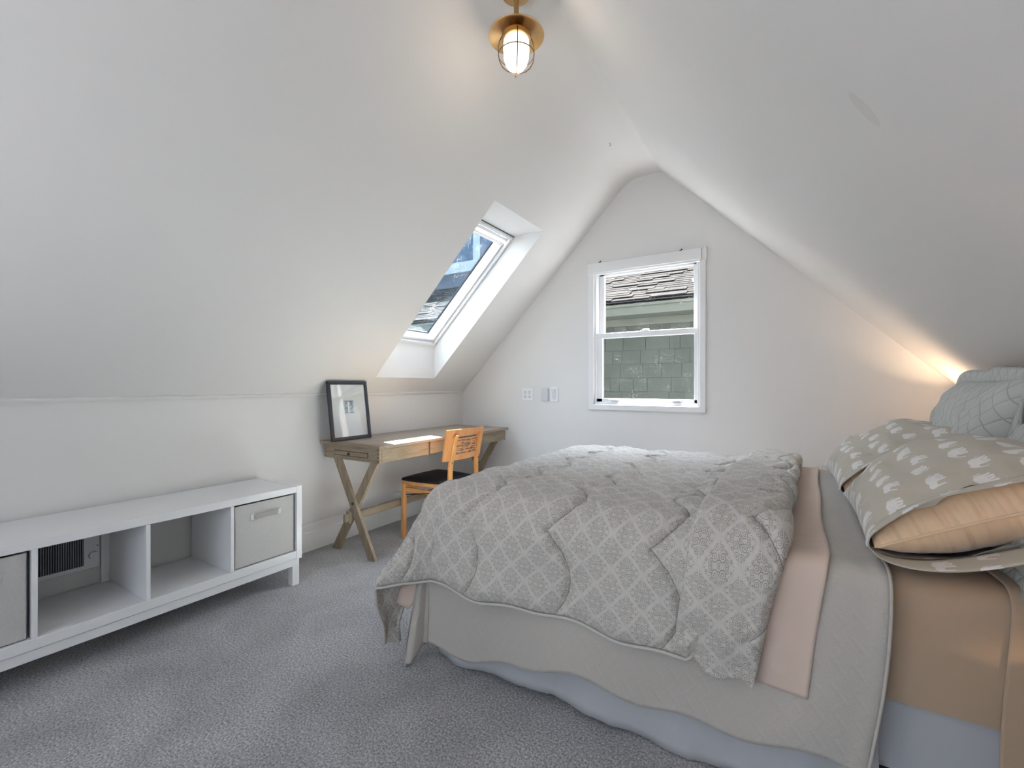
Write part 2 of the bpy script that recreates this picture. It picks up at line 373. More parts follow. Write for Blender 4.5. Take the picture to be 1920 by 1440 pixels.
# outer roof skin with the same hole
def outp(x, z, y): return (x, y, z)
oxs = [XL-0.5, OB[0], OT[0], RX0-0.1]
def zo(x): return OB[1]+(x-OB[0])*(OT[1]-OB[1])/(OT[0]-OB[0])
og = {}
for i, x in enumerate(oxs):
    for j, y in enumerate(ys):
        if (i, j) == (1, 1): og[i, j] = ob0
        elif (i, j) == (1, 2): og[i, j] = ob1
        elif (i, j) == (2, 1): og[i, j] = ot0
        elif (i, j) == (2, 2): og[i, j] = ot1
        else: og[i, j] = bm.verts.new((x, y, zo(x)))
for i in range(3):
    for j in range(3):
        if (i, j) == (1, 1): continue
        bm.faces.new((og[i, j], og[i+1, j], og[i+1, j+1], og[i, j+1]))
bmesh.ops.remove_doubles(bm, verts=bm.verts, dist=1e-5)
# rounded turn from left slope into the strip, strip, tighter turn, right slope
prof = [(RX0-0.10, zl(RX0-0.10))]
for k in range(1, 9):
    t = k/9; p0 = Vector((RX0-0.10, zl(RX0-0.10))); p1 = Vector((RX0, ZT)); p2 = Vector((RX0+0.09, ZT))
    q = p0*(1-t)**2+p1*2*t*(1-t)+p2*t*t; prof.append((q.x, q.y))
prof.append((RX0+0.09, ZT))
for k in range(0, 6):
    t = k/5; p0 = Vector((RX1-0.03, ZT)); p1 = Vector((RX1, ZT)); p2 = Vector((RX1+0.025, ZT-0.025*slr)); q = p0*(1-t)**2+p1*2*t*(1-t)+p2*t*t; prof.append((q.x, q.y))
prof += [(XR+0.02, ZT-(XR+0.02-RX1)*slr), (XR+0.6, ZT-(XR+0.6-RX1)*slr+0.25), (RX1+0.02, ZT+0.28), (RX0-0.05, ZT+0.28), (RX0-0.10, zo(RX0-0.10))]
A = [bm.verts.new((x, ys[0], z)) for x, z in prof]; B = [bm.verts.new((x, ys[-1], z)) for x, z in prof]
for i in range(len(prof)-1): bm.faces.new((A[i], B[i], B[i+1], A[i+1]))
bmesh.ops.remove_doubles(bm, verts=bm.verts, dist=1e-5)
o = bmobj('ceiling', bm, M_ceil, smooth=True, angle=18); struct(o)

# gable wall with window opening
GX0, GX1, GZ0, GZ1 = -1.470, -0.590, 0.985, 2.15
def gable(name, y0, y1, hole):
    hx0, hx1, hz0, hz1 = hole
    bm = bmesh.new()
    outl = [(XL-0.18, -0.0), (XR+0.18, 0.0), (XR+0.18, 1.12), (RX1, ZT+0.15), (RX0, ZT+0.15), (XL-0.18, 1.15)]
    # pieces around the hole, as prisms
    def zt(x):
        if x < RX0: return min(ZT+0.12, zl(x)+0.1)
        if x > RX1: return min(ZT+0.12, ZT-(x-RX1)*slr+0.1)
        return ZT+0.12
    def pr(poly):
        A = [bm.verts.new((p[0], y0, p[1])) for p in poly]; B = [bm.verts.new((p[0], y1, p[1])) for p in poly]; n = len(poly)
        bm.faces.new(A); bm.faces.new(B[::-1])
        for i in range(n): bm.faces.new((A[i], A[(i+1) % n], B[(i+1) % n], B[i]))
    xs = sorted([XL-0.1, hx0, hx1, XR+0.1, RX0, RX1])
    for x0, x1 in zip(xs[:-1], xs[1:]):
        if x0 >= hx0-1e-6 and x1 <= hx1+1e-6:
            pr([(x0, 0), (x1, 0), (x1, hz0), (x0, hz0)]); pr([(x0, hz1), (x1, hz1), (x1, zt(x1)), (x0, zt(x0))])
        else: pr([(x0, 0), (x1, 0), (x1, zt(x1)), (x0, zt(x0))])
    bmesh.ops.remove_doubles(bm, verts=bm.verts, dist=1e-5)
    return struct(bmobj(name, bm, M_wall))
gable('wall_far', YG, YG+0.16, (GX0, GX1, GZ0, GZ1))
gable('wall_back', YB-0.16, YB, (-1.7, -0.2, 0.6, 2.3))

# chair rail on the left knee wall, baseboards
railp = [(XL, 1.070), (XL+0.006, 1.070), (XL+0.009, 1.076), (XL+0.016, 1.080), (XL+0.020, 1.088), (XL+0.016, 1.096), (XL+0.010, 1.100), (XL, 1.102)]
struct(prism('trim_1', railp, 'y', YB, YG, M_wall))
def bbprof(s): return [(0, 0.0), (s*0.016, 0.0), (s*0.016, 0.128), (s*0.012, 0.134), (s*0.012, 0.172), (s*0.006, 0.186), (0, 0.189)]
struct(prism('baseboard_left', [(XL+x, z) for x, z in bbprof(1)], 'y', YB, YG, M_base))
struct(prism('baseboard_far', [(YG-x, z) for x, z in bbprof(1)], 'x', XL+0.016, XR, M_base))
struct(prism('baseboard_right', [(XR-x, z) for x, z in bbprof(1)], 'y', YB, YG-0.016, M_base))

# ---------------- gable window (double hung) : window_1
W1 = empty('window_1', (-1.03, YG, GZ0)); W1['kind'] = 'structure'
def wpart(name, pieces, m, parent=W1, bevel=0.003):
    bm = bmesh.new()
    for lo, hi in pieces: abox(bm, lo, hi, bevel)
    o = bmobj(name, bm, m, parent); o.location = -Vector(W1.location) if parent is W1 else (0, 0, 0); return o
y = YG
cx0, cx1, cz0, cz1 = -1.503, -0.556, 0.946, 2.20
ci0, ci1, cb, ct = -1.452, -0.600, 0.992, 2.13
wpart('casing', [((cx0, y-0.016, cz0), (ci0, y+0.002, cz1)), ((ci1, y-0.016, cz0), (cx1, y+0.002, cz1)), ((cx0, y-0.017, cz0), (cx1, y+0.002, cb))], M_trim)
wpart('head_casing', [((cx0-0.004, y-0.034, 2.112), (cx1+0.0-0.03, y+0.002, 2.198)), ((cx0-0.002, y-0.026, 2.098), (cx1-0.035, y+0.002, 2.116)), ((cx1-0.03, y-0.02, 2.108), (cx1+0.006, y+0.002, 2.206))], M_trim)
wpart('window_frame', [((GX0-0.01, y+0.003, GZ0-0.01), (GX0+0.036, y+0.13, GZ1)), ((GX1-0.030, y+0.003, GZ0-0.01), (GX1+0.01, y+0.13, GZ1)), ((GX0+0.02, y+0.001, GZ0-0.01), (GX1-0.02, y+0.128, GZ0+0.030)), ((GX0+0.02, y+0.004, 2.125), (GX1-0.02, y+0.127, GZ1+0.01)),
                     ((GX0+0.020, y+0.060, GZ0+0.01), (GX0+0.046, y+0.12, GZ1)), ((GX1-0.046, y+0.060, GZ0+0.01), (GX1-0.02, y+0.12, GZ1))], M_vinyl)
us = wpart('upper_sash', [((-1.425, y+0.062, 1.56), (-1.385, y+0.10, 2.13)), ((-0.655, y+0.062, 1.56), (-0.615, y+0.10, 2.13)), ((-1.425, y+0.062, 2.098), (-0.615, y+0.10, 2.135)), ((-1.425, y+0.066, 1.56), (-0.615, y+0.10, 1.60))], M_vinyl)
wpart('pane', [((-1.39, y+0.078, 1.59), (-0.65, y+0.082, 2.11))], M_glass, us, 0)
ls = wpart('lower_sash', [((-1.440, y+0.018, 0.998), (-1.387, y+0.056, 1.598)), ((-0.645, y+0.018, 0.998), (-0.592, y+0.056, 1.598)), ((-1.440, y+0.018, 0.998), (-0.592, y+0.056, 1.043)), ((-1.440, y+0.014, 1.556), (-0.592, y+0.056, 1.600))], M_vinyl)
wpart('pane', [((-1.392, y+0.035, 1.038), (-0.640, y+0.039, 1.562))], M_glass, ls, 0)
bm = bmesh.new()
abox(bm, (-1.06, y+0.012, 1.598), (-0.99, y+0.045, 1.607), 0.003); abox(bm, (-1.045, y+0.020, 1.605), (-1.005, y+0.04, 1.618), 0.004); abox(bm, (-1.035, y+0.004, 1.608), (-0.985, y+0.018, 1.616), 0.004)
o = bmobj('sash_lock', bm, M_trim, ls)
for xc in (-1.285, -0.775):
    bm = bmesh.new(); abox(bm, (xc-0.035, y+0.002, 1.026), (xc+0.035, y+0.02, 1.038), 0.004); abox(bm, (xc-0.03, y+0.0, 1.008), (xc+0.03, y+0.018, 1.016), 0.003)
    bmobj('lift_handle', bm, M_vinyl, ls)
for xc in (-1.395, -0.735):
    bm = bmesh.new(); abox(bm, (xc-0.008, y-0.036, 2.196), (xc+0.008, y-0.014, 2.202), 0.002); abox(bm, (xc+0.002, y-0.030, 2.200), (xc+0.012, y-0.022, 2.212), 0.002)
    o = bmobj('bracket', bm, M_metal, W1); o.location = -Vector(W1.location)

# ---------------- unseen window added behind the camera to let in light : rear_fill_window
W2 = empty('rear_fill_window', (-0.95, YB, 0.6)); W2['kind'] = 'structure'
bm = bmesh.new()
for lo, hi in [((-1.76, YB-0.1, 0.54), (-1.64, YB+0.02, 2.36)), ((-0.26, YB-0.1, 0.54), (-0.14, YB+0.02, 2.36)), ((-1.76, YB-0.1, 0.54), (-0.14, YB+0.02, 0.66)), ((-1.76, YB-0.1, 2.24), (-0.14, YB+0.02, 2.36)), ((-0.98, YB-0.08, 0.6), (-0.92, YB-0.02, 2.3))]: abox(bm, lo, hi, 0.003)
o = bmobj('window_frame', bm, M_trim, W2); o.location = -Vector(W2.location)

# ---------------- skylight : window_3
W3 = empty('window_3', (0, 0, 0)); W3['kind'] = 'structure'
Ux, Uz = math.cos(an), math.sin(an)
LU = math.hypot(OT[0]-OB[0], OT[1]-OB[1]); an2 = math.atan2(OT[1]-OB[1], OT[0]-OB[0])
MS = Matrix.Translation((OB[0], SY0, OB[1])) @ Matrix.Rotation(-an2, 4, 'Y')     # local x up the slope, y along, z outward
SW = SY1-SY0
def ring(bm, u0, u1, v0, v1, t, z0, z1, bevel=0.003, tb=None, tt=None):
    tb = tb or t; tt = tt or t
    for lo, hi in [((u0, v0, z0), (u0+tb, v1, z1)), ((u1-tt, v0, z0), (u1, v1, z1)), ((u0+tb, v0, z0), (u1-tt, v0+t, z1)), ((u0+tb, v1-t, z0), (u1-tt, v1, z1))]: abox(bm, lo, hi, bevel, M=MS)
bm = bmesh.new(); ring(bm, -0.03, LU+0.03, -0.03, SW+0.03, 0.058, -0.004, 0.10, tt=0.062)
ring(bm, 0.012, LU-0.012, 0.012, SW-0.012, 0.020, -0.012, 0.02)
bmobj('window_frame', bm, M_vinyl, W3)
bm = bmesh.new(); ring(bm, 0.034, LU-0.085, 0.034, SW-0.034, 0.030, 0.012, 0.10)
ring(bm, 0.050, LU-0.10, 0.050, SW-0.050, 0.012, 0.005, 0.03)
sash = bmobj('sash', bm, M_vinyl, W3)
bm = bmesh.new(); ring(bm, 0.064, LU-0.115, 0.064, SW-0.064, 0.008, 0.085, 0.10, 0.001); bmobj('gasket', bm, M_black, sash)
bm = bmesh.new(); abox(bm, (0.06, 0.06, 0.088), (LU-0.11, SW-0.06, 0.093), 0, M=MS); bmobj('pane', bm, M_glass_sky, sash)
bm = bmesh.new(); abox(bm, (LU-0.062, 0.06, -0.006), (LU-0.038, SW-0.06, 0.018), 0.008, 2, M=MS); abox(bm, (LU-0.066, 0.045, -0.010), (LU-0.034, 0.062, 0.022), 0.004, M=MS); abox(bm, (LU-0.066, SW-0.062, -0.010), (LU-0.034, SW-0.045, 0.022), 0.004, M=MS)
bmobj('vent_bar', bm, M_vinyl, W3)
bm = bmesh.new(); abox(bm, (LU-0.004, 0.0, -0.006), (LU+0.003, SW, 0.004), 0, M=MS); bmobj('shadow_gap', bm, M_black, W3)
# outside flashing
bm = bmesh.new(); ring(bm, -0.09, LU+0.09, -0.09, SW+0.09, 0.06, -0.02, 0.12); bmobj('flashing', bm, M_metal, W3)


# ================================================================== NEIGHBOURING HOUSE
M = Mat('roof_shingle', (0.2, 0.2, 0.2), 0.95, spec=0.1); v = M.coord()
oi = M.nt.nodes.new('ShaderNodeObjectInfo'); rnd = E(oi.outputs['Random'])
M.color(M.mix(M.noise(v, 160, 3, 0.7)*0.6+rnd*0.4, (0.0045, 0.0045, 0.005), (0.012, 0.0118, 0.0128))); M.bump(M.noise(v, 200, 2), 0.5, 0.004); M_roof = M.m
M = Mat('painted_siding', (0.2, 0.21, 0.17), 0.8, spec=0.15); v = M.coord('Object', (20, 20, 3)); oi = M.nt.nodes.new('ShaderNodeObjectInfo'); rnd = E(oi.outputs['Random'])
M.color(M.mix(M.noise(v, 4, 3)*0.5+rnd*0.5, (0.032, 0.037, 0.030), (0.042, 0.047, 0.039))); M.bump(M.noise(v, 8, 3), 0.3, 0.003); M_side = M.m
M_fascia = paint('fascia_paint', (0.058, 0.065, 0.050), 0.6); M_nwin = Mat('neighbour_trim', (0.20, 0.235, 0.25), 0.5).m
M_nglass = Mat('neighbour_glass', (0.02, 0.05, 0.085), 0.3, spec=0.3).m
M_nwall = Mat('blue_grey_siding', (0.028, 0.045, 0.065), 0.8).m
NY, NEZ, NS = 6.2, 2.275, 0.46
house = empty('neighbour_house', (-2.6, NY, 0)); tag(house, 'neighbouring house with olive shingled wall and grey roof outside the gable window', 'house')
def hpart(name, lo, hi, m, bevel=0.003):
    o = box(name, lo, hi, m, house, bevel); o.location = -Vector(house.location); return o
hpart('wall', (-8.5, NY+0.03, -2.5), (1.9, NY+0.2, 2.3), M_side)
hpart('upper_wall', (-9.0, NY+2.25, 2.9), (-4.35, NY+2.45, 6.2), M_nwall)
hpart('soffit', (-8.6, NY-0.30, NEZ-0.20), (2.0, NY+0.05, NEZ-0.18), M_fascia)
hpart('fascia', (-8.6, NY-0.33, NEZ-0.20), (2.0, NY-0.30, NEZ-0.035), M_fascia)
hpart('gutter', (-8.6, NY-0.36, NEZ-0.095), (2.0, NY-0.33, NEZ-0.03), M_fascia)
hpart('frieze_board', (-8.5, NY-0.01, NEZ-0.30), (1.9, NY+0.03, NEZ-0.20), M_fascia)
hpart('drip_edge', (-8.6, NY-0.365, NEZ-0.033), (2.0, NY-0.25, NEZ-0.022), M_black)
bm = bmesh.new(); e0 = NY-0.36; e1 = NY+3.2
vs = [bm.verts.new(p) for p in [(-8.6, e0, NEZ-0.02), (2.0, e0, NEZ-0.02), (2.0, e1, NEZ-0.02+(e1-e0)*NS), (-8.6, e1, NEZ-0.02+(e1-e0)*NS), (-8.6, e0, NEZ-0.06), (2.0, e0, NEZ-0.06), (2.0, e1, NEZ-0.06+(e1-e0)*NS), (-8.6, e1, NEZ-0.06+(e1-e0)*NS)]]
for f in [(0, 1, 2, 3), (7, 6, 5, 4), (0, 4, 5, 1), (1, 5, 6, 2), (2, 6, 7, 3), (3, 7, 4, 0)]: bm.faces.new([vs[i] for i in f])
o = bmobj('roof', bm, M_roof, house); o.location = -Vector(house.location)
# roof shingles: individual tabs where they can be told apart, each lapping the row below
ra = math.atan(NS); smesh = {}
def shingle_mesh(kind, wq, hh, th):
    key = (kind, wq)
    if key not in smesh:
        bm = bmesh.new(); abox(bm, (0, 0, 0), (wq, hh, th), 0.0); me = bpy.data.meshes.new('shingle'); bm.to_mesh(me); bm.free()
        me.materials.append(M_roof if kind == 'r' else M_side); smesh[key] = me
    return smesh[key]
rr = random.Random(3); EXPO = 0.115
for row in range(26):
    yy = e0+0.0+row*EXPO*math.cos(ra); zz = NEZ-0.02+(yy-e0)*NS
    x = -3.1 + rr.random()*0.3 + 0.25*(row < 8)
    while x < 0.35:
        wq = rr.choice([0.22, 0.28, 0.36, 0.44]); hh = EXPO+0.04
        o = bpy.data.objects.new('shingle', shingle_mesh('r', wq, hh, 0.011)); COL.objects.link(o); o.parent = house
        lift = rr.choice([0.0, 0.0, 0.012])
        o.location = Vector((x, yy-rr.random()*0.006, zz+0.006+lift))-Vector(house.location); o.rotation_euler = (ra-0.06, 0, 0); x += wq+0.004
bm = bmesh.new()
for row in range(29):     # same shingles further along the roof, too far to pick apart
    yy = e0+row*EXPO*math.cos(ra); zz = NEZ-0.02+(yy-e0)*NS
    for X0, X1 in ((-8.6, -3.15), (0.75, 2.0)):
        x = X0
        while x < X1:
            wq = rr.choice([0.22, 0.28, 0.36]); l = rr.choice([0, 0, 0.012])
            Mx = Matrix.Translation((x, yy, zz+0.006+l)) @ Matrix.Rotation(ra-0.06, 4, 'X'); abox(bm, (0, 0, 0), (wq, EXPO+0.04, 0.011), 0, M=Mx); x += wq+0.004
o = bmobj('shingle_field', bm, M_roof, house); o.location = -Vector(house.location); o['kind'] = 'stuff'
# shingled siding
for row in range(10):
    zz = 0.12+row*0.190; x = -3.0+rr.random()*0.2
    while x < 0.5:
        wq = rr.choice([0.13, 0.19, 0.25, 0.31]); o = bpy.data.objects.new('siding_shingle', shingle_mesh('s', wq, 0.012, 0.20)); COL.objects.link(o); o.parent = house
        o.location = Vector((x, NY+0.012+rr.random()*0.004, zz))-Vector(house.location); o.rotation_euler = (-0.05, 0, 0); x += wq+0.004
# upper windows seen through the skylight
for (x0, x1, z0, z1) in [(-7.6, -6.22, 4.02, 5.9), (-6.03, -4.7, 4.02, 5.9)]:
    f = empty('upper_window', (0, 0, 0)); f.parent = house
    yq = NY+2.25
    bm = bmesh.new()
    for lo, hi in [((x0-0.10, yq-0.05, z0-0.10), (x0, yq+0.02, z1+0.1)), ((x1, yq-0.05, z0-0.10), (x1+0.10, yq+0.02, z1+0.1)), ((x0-0.1, yq-0.07, z0-0.24), (x1+0.1, yq+0.02, z0-0.0)), ((x0-0.1, yq-0.05, z1), (x1+0.1, yq+0.02, z1+0.1))]: abox(bm, lo, hi, 0.005)
    o = bmobj('window_frame', bm, M_nwin, f); o.location = -Vector(house.location)
    o = box('pane', (x0, yq-0.02, z0), (x1, yq-0.01, z1), M_nglass, f, 0); o.location = -Vector(house.location)

# ================================================================== CUBE BENCH
BX0, BX1 = XL+0.018, -2.4386
bench = empty('storage_bench', ((BX0+BX1)/2, 0.90, 0)); tag(bench, 'long low white lacquered cube bench on square legs along the left wall', 'bench')
def P(parent, name, pieces, m, bevel=0.0015, seg=1):
    bm = bmesh.new()
    for pc in pieces: abox(bm, pc[0], pc[1], bevel, seg)
    o = bmobj(name, bm, m, parent); o.location = -Vector(parent.location) if parent.parent is None else (0, 0, 0)
    return o
BY0, BY1 = 0.155, 1.621
P(bench, 'top_board', [((BX0, BY0+0.033, 0.534), (BX1, BY1-0.033, 0.5705))], M_white)
P(bench, 'bottom_board', [((BX0, BY0+0.033, 0.155), (BX1, BY1-0.033, 0.197))], M_white)
for ya in (BY0, BY1-0.033): P(bench, 'end_panel', [((BX0, ya, 0.150), (BX1+0.001, ya+0.033, 0.573))], M_white)
DIV = [0.520, 0.877, 1.235]
for yd in DIV: P(bench, 'divider', [((BX0, yd-0.0085, 0.197), (BX1-0.001, yd+0.0085, 0.534))], M_white)
P(bench, 'base_rail', [((BX1-0.046, BY0+0.012, 0.112), (BX1-0.008, BY1-0.012, 0.152))], M_white)
P(bench, 'base_rail', [((BX0+0.004, BY0+0.012, 0.112), (BX0+0.042, BY1-0.012, 0.152))], M_white)
for ya in (BY0+0.012, BY1-0.052): P(bench, 'cross_rail', [((BX0+0.042, ya, 0.114), (BX1-0.046, ya+0.04, 0.151))], M_white)
for ya in (BY0+0.012, BY1-0.055):
    for xa in (BX1-0.048, BX0+0.004): P(bench, 'leg', [((xa, ya, 0.0), (xa+0.042, ya+0.042, 0.114))], M_white)
for yc in (0.8685, 1.2265):
    for zz in (0.235, 0.50):
        bm = bmesh.new(); bmesh.ops.create_cone(bm, cap_ends=True, segments=10, radius1=0.004, radius2=0.004, depth=0.002, matrix=Matrix.Translation((BX1-0.03, yc-0.001, zz)) @ Matrix.Rotation(PI/2, 4, 'X'))
        o = bmobj('cam_cover', bm, M_trim, bench); o.location = -Vector(bench.location)
def bin_(y0, y1, label):
    t = empty('fabric_bin', ((BX0+BX1)/2, (y0+y1)/2, 0.197)); tag(t, label, 'storage bin', 'fabric bins in the bench')
    x1 = BX1-0.014; z0, z1 = 0.1985, 0.524
    bm = bmesh.new(); th = 0.006
    for lo, hi in [((BX0+0.05, y0, z0), (x1, y0+th, z1)), ((BX0+0.05, y1-th, z0), (x1, y1, z1)), ((x1-th, y0, z0), (x1, y1, z1)), ((BX0+0.05, y0, z0), (BX0+0.056, y1, z1)), ((BX0+0.05, y0, z0), (x1, y1, z0+th))]: abox(bm, lo, hi, 0.0025, 2)
    o = bmobj('body', bm, M_bin, t); o.location = -Vector(t.location)
    yc = (y0+y1)/2
    pts = []
    bm = bmesh.new(); N = 16
    for sgn in (0,):
        A = []
        for k in range(N+1):
            a = k/N; yy = yc-0.070+0.14*a; off = 0.004+0.016*math.sin(PI*a)**0.8
            for zz in (0.440, 0.462): A.append(bm.verts.new((x1+off, yy, zz+0.004*math.sin(PI*a))))
        for k in range(N): bm.faces.new((A[2*k], A[2*k+2], A[2*k+3], A[2*k+1]))
    bmesh.ops.solidify(bm, geom=bm.faces[:], thickness=0.003)
    abox(bm, (x1-0.001, yc-0.084, 0.436), (x1+0.005, yc-0.062, 0.466), 0.001); abox(bm, (x1-0.001, yc+0.062, 0.436), (x1+0.005, yc+0.084, 0.466), 0.001)
    o = bmobj('handle', bm, Mhandle, t); o.location = -Vector(t.location)
Mhandle = Mat('handle_tape', (0.68, 0.67, 0.65), 0.8).m
bin_(1.250, 1.580, 'grey fabric bin with strap handle in the bench cube nearest the desk')
bin_(0.198, 0.503, 'plain grey fabric bin in the bench cube cut off by the left frame edge')

# wall heater behind the bench
heater = empty('wall_heater', (XL, 0.62, 0.28)); tag(heater, 'white electric wall heater with dark vertical grille seen through the bench', 'heater')
P(heater, 'cover_plate', [((XL, 0.36, 0.278), (XL+0.022, 0.832, 0.53))], M_trim, 0.004, 2)
P(heater, 'grille_recess', [((XL+0.021, 0.395, 0.300), (XL+0.0235, 0.772, 0.515))], M_black, 0)
for k in range(45):
    y0 = 0.400+k*0.0083
    P(heater, 'grille_bar', [((XL+0.0225, y0, 0.302), (XL+0.030, y0+0.0034, 0.513))], M_grille, 0.0008)
bm = bmesh.new(); bmesh.ops.create_cone(bm, cap_ends=True, segments=24, radius1=0.019, radius2=0.015, depth=0.014, matrix=Matrix.Translation((XL+0.029, 0.806, 0.342)) @ Matrix.Rotation(PI/2, 4, 'Y'))
abox(bm, (XL+0.034, 0.803, 0.328), (XL+0.040, 0.809, 0.356), 0.001); o = bmobj('thermostat_knob', bm, M_vinyl, heater, smooth=True, angle=30); o.location = -Vector(heater.location)
bm = bmesh.new(); bmesh.ops.create_cone(bm, cap_ends=True, segments=10, radius1=0.003, radius2=0.002, depth=0.003, matrix=Matrix.Translation((XL+0.0235, 0.822, 0.383)) @ Matrix.Rotation(PI/2, 4, 'Y'))
o = bmobj('screw', bm, M_metal, heater); o.location = -Vector(heater.location)
P(bench, 'back_stile', [((BX0-0.001, 0.836, 0.197), (BX0+0.006, 0.868, 0.534))], M_white)

# ================================================================== DESK
desk = empty('writing_desk', (-2.56, 2.82, 0)); tag(desk, 'weathered wooden writing desk with crossed trestle legs under the skylight', 'desk')
DX0, DX1, DY0, DY1 = -2.862, -2.255, 2.0425, 3.599
P(desk, 'desktop', [((DX0, DY0, 0.742), (DX1, DY1, 0.762))], M_desktop, 0.002)
P(desk, 'end_breadboard', [((DX0, DY0-0.0005, 0.7415), (DX1+0.0005, DY0+0.055, 0.7624))], M_deskx, 0.002)
AX0, AX1, AY0, AY1 = -2.832, -2.278, 2.060, 3.585
P(desk, 'end_apron', [((AX0, AY0, 0.645), (AX1-0.0, AY0+0.022, 0.742))], M_deskx)
P(desk, 'end_apron', [((AX0, AY1-0.022, 0.645), (AX1, AY1, 0.742))], M_deskx)
P(desk, 'back_apron', [((AX0, AY0+0.022, 0.645), (AX0+0.02, AY1-0.022, 0.742))], M_desky)
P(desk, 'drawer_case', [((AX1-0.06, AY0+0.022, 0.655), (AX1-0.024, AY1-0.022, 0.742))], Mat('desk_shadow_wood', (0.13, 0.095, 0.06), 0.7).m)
seg = [(AY0+0.023, 2.520), (2.552, 3.085), (3.117, AY1-0.023)]
for i, (a, b) in enumerate(seg):
    P(desk, 'drawer_front', [((AX1-0.022, a, 0.647), (AX1+0.001, b, 0.740))], M_desky, 0.002)
for a in (2.532, 3.097):
    P(desk, 'divider_stile', [((AX1-0.024, a-0.006, 0.640), (AX1-0.010, a+0.014, 0.742))], M_deskz, 0.001)
# dovetail corner joints on the near end
bm = bmesh.new()
for k in range(4): abox(bm, (AX1-0.0205, AY0-0.0006, 0.653+k*0.024), (AX1+0.0006, AY0+0.0015, 0.664+k*0.024), 0)
for k in range(4): abox(bm, (AX0-0.0005, AY0-0.0006, 0.653+k*0.024), (AX0+0.014, AY0+0.0015, 0.664+k*0.024), 0)
o = bmobj('dovetail_joint', bm, Mat('end_grain', (0.17, 0.13, 0.085), 0.7).m, desk); o.location = -Vector(desk.location)
# pull-out writing slide in the end apron
P(desk, 'slide_gap', [((-2.725, AY0-0.0012, 0.6715), (-2.382, AY0+0.001, 0.7055))], M_black, 0)
po = P(desk, 'pull_out_slide', [((-2.720, AY0-0.004, 0.6755), (-2.387, AY0+0.001, 0.7015))], M_deskx, 0.001)
bm = bmesh.new(); bmesh.ops.create_uvsphere(bm, u_segments=12, v_segments=8, radius=0.0095, matrix=Matrix.Translation((-2.565, AY0-0.012, 0.6885)))
bmobj('knob', bm, M_metal, po, smooth=True)
def plank(name, p0, p1, wd, yc, th, parent, m):
    """leg plank in the X-Z plane from p0 to p1, ends cut level"""
    (x0, z0), (x1, z1) = p0, p1; d = wd/2*math.hypot(x1-x0, z1-z0)/abs(z1-z0)
    o = prism(name, [(x0-d, z0), (x0+d, z0), (x1+d, z1), (x1-d, z1)], 'y', yc-th/2, yc+th/2, m, parent, 0.0015)
    o.location = -Vector(desk.location); return o
for i, yc in enumerate((2.085, 3.535)):
    s = -1 if i == 0 else 1
    plank('leg', (-2.352, 0.0), (-2.705, 0.646), 0.060, yc+s*0.0115, 0.023, desk, M_deskz)
    plank('leg', (-2.752, 0.0), (-2.350, 0.646), 0.060, yc-s*0.0115, 0.023, desk, M_deskz)
    bm = bmesh.new(); bmesh.ops.create_cone(bm, cap_ends=True, segments=12, radius1=0.011, radius2=0.009, depth=0.056, matrix=Matrix.Translation((-2.537, yc, 0.352)) @ Matrix.Rotation(PI/2, 4, 'X'))
    o = bmobj('bolt', bm, M_metal, desk, smooth=True, angle=40); o.location = -Vector(desk.location)
P(desk, 'stretcher', [((-2.565, 2.005, 0.236), (-2.540, 3.615, 0.288))], M_desky, 0.002)
for yy in (2.040, 3.565):
    P(desk, 'wedge', [((-2.572, yy-0.006, 0.222), (-2.533, yy+0.010, 0.302))], M_deskz, 0.002)

# ================================================================== CHAIR
chair = empty('desk_chair', (-2.33, 2.70, 0)); tag(chair, 'honey coloured wooden chair with black seat and cut-out back tucked into the desk', 'chair')
def cp(o): o.location = -Vector(chair.location); return o
CY = 2.700
def bar2(name, pts, wy, wx, m, bevel=0.003):
    """square-section bent post through pts"""
    bm = bmesh.new(); R = []
    for k, (x, y_, z) in enumerate(pts):
        R.append([bm.verts.new((x+sx_*wx/2, y_+sy*wy/2, z)) for sx_, sy in ((-1, -1), (1, -1), (1, 1), (-1, 1))])
    bm.faces.new(R[0][::-1]); bm.faces.new(R[-1])
    for A, B in zip(R[:-1], R[1:]):
        for k in range(4): bm.faces.new((A[k], A[(k+1) % 4], B[(k+1) % 4], B[k]))
    bmesh.ops.bevel(bm, geom=list(bm.edges), offset=bevel, segments=1, affect='EDGES')
    return cp(bmobj(name, bm, m, chair))
# rear legs rise into the back posts
for s in (-1, 1):
    bar2('back_post', [(-1.985, CY+s*0.168, 0.0), (-2.045, CY+s*0.165, 0.22), (-2.085, CY+s*0.160, 0.43), (-2.085, CY+s*0.155, 0.56), (-2.062, CY+s*0.152, 0.70), (-2.030, CY+s*0.150, 0.800)], 0.034, 0.024, M_chair)
for s in (-1, 1):
    bar2('leg', [(-2.508, CY+s*0.192, 0.0), (-2.503, CY+s*0.192, 0.432)], 0.030, 0.034, M_chair)
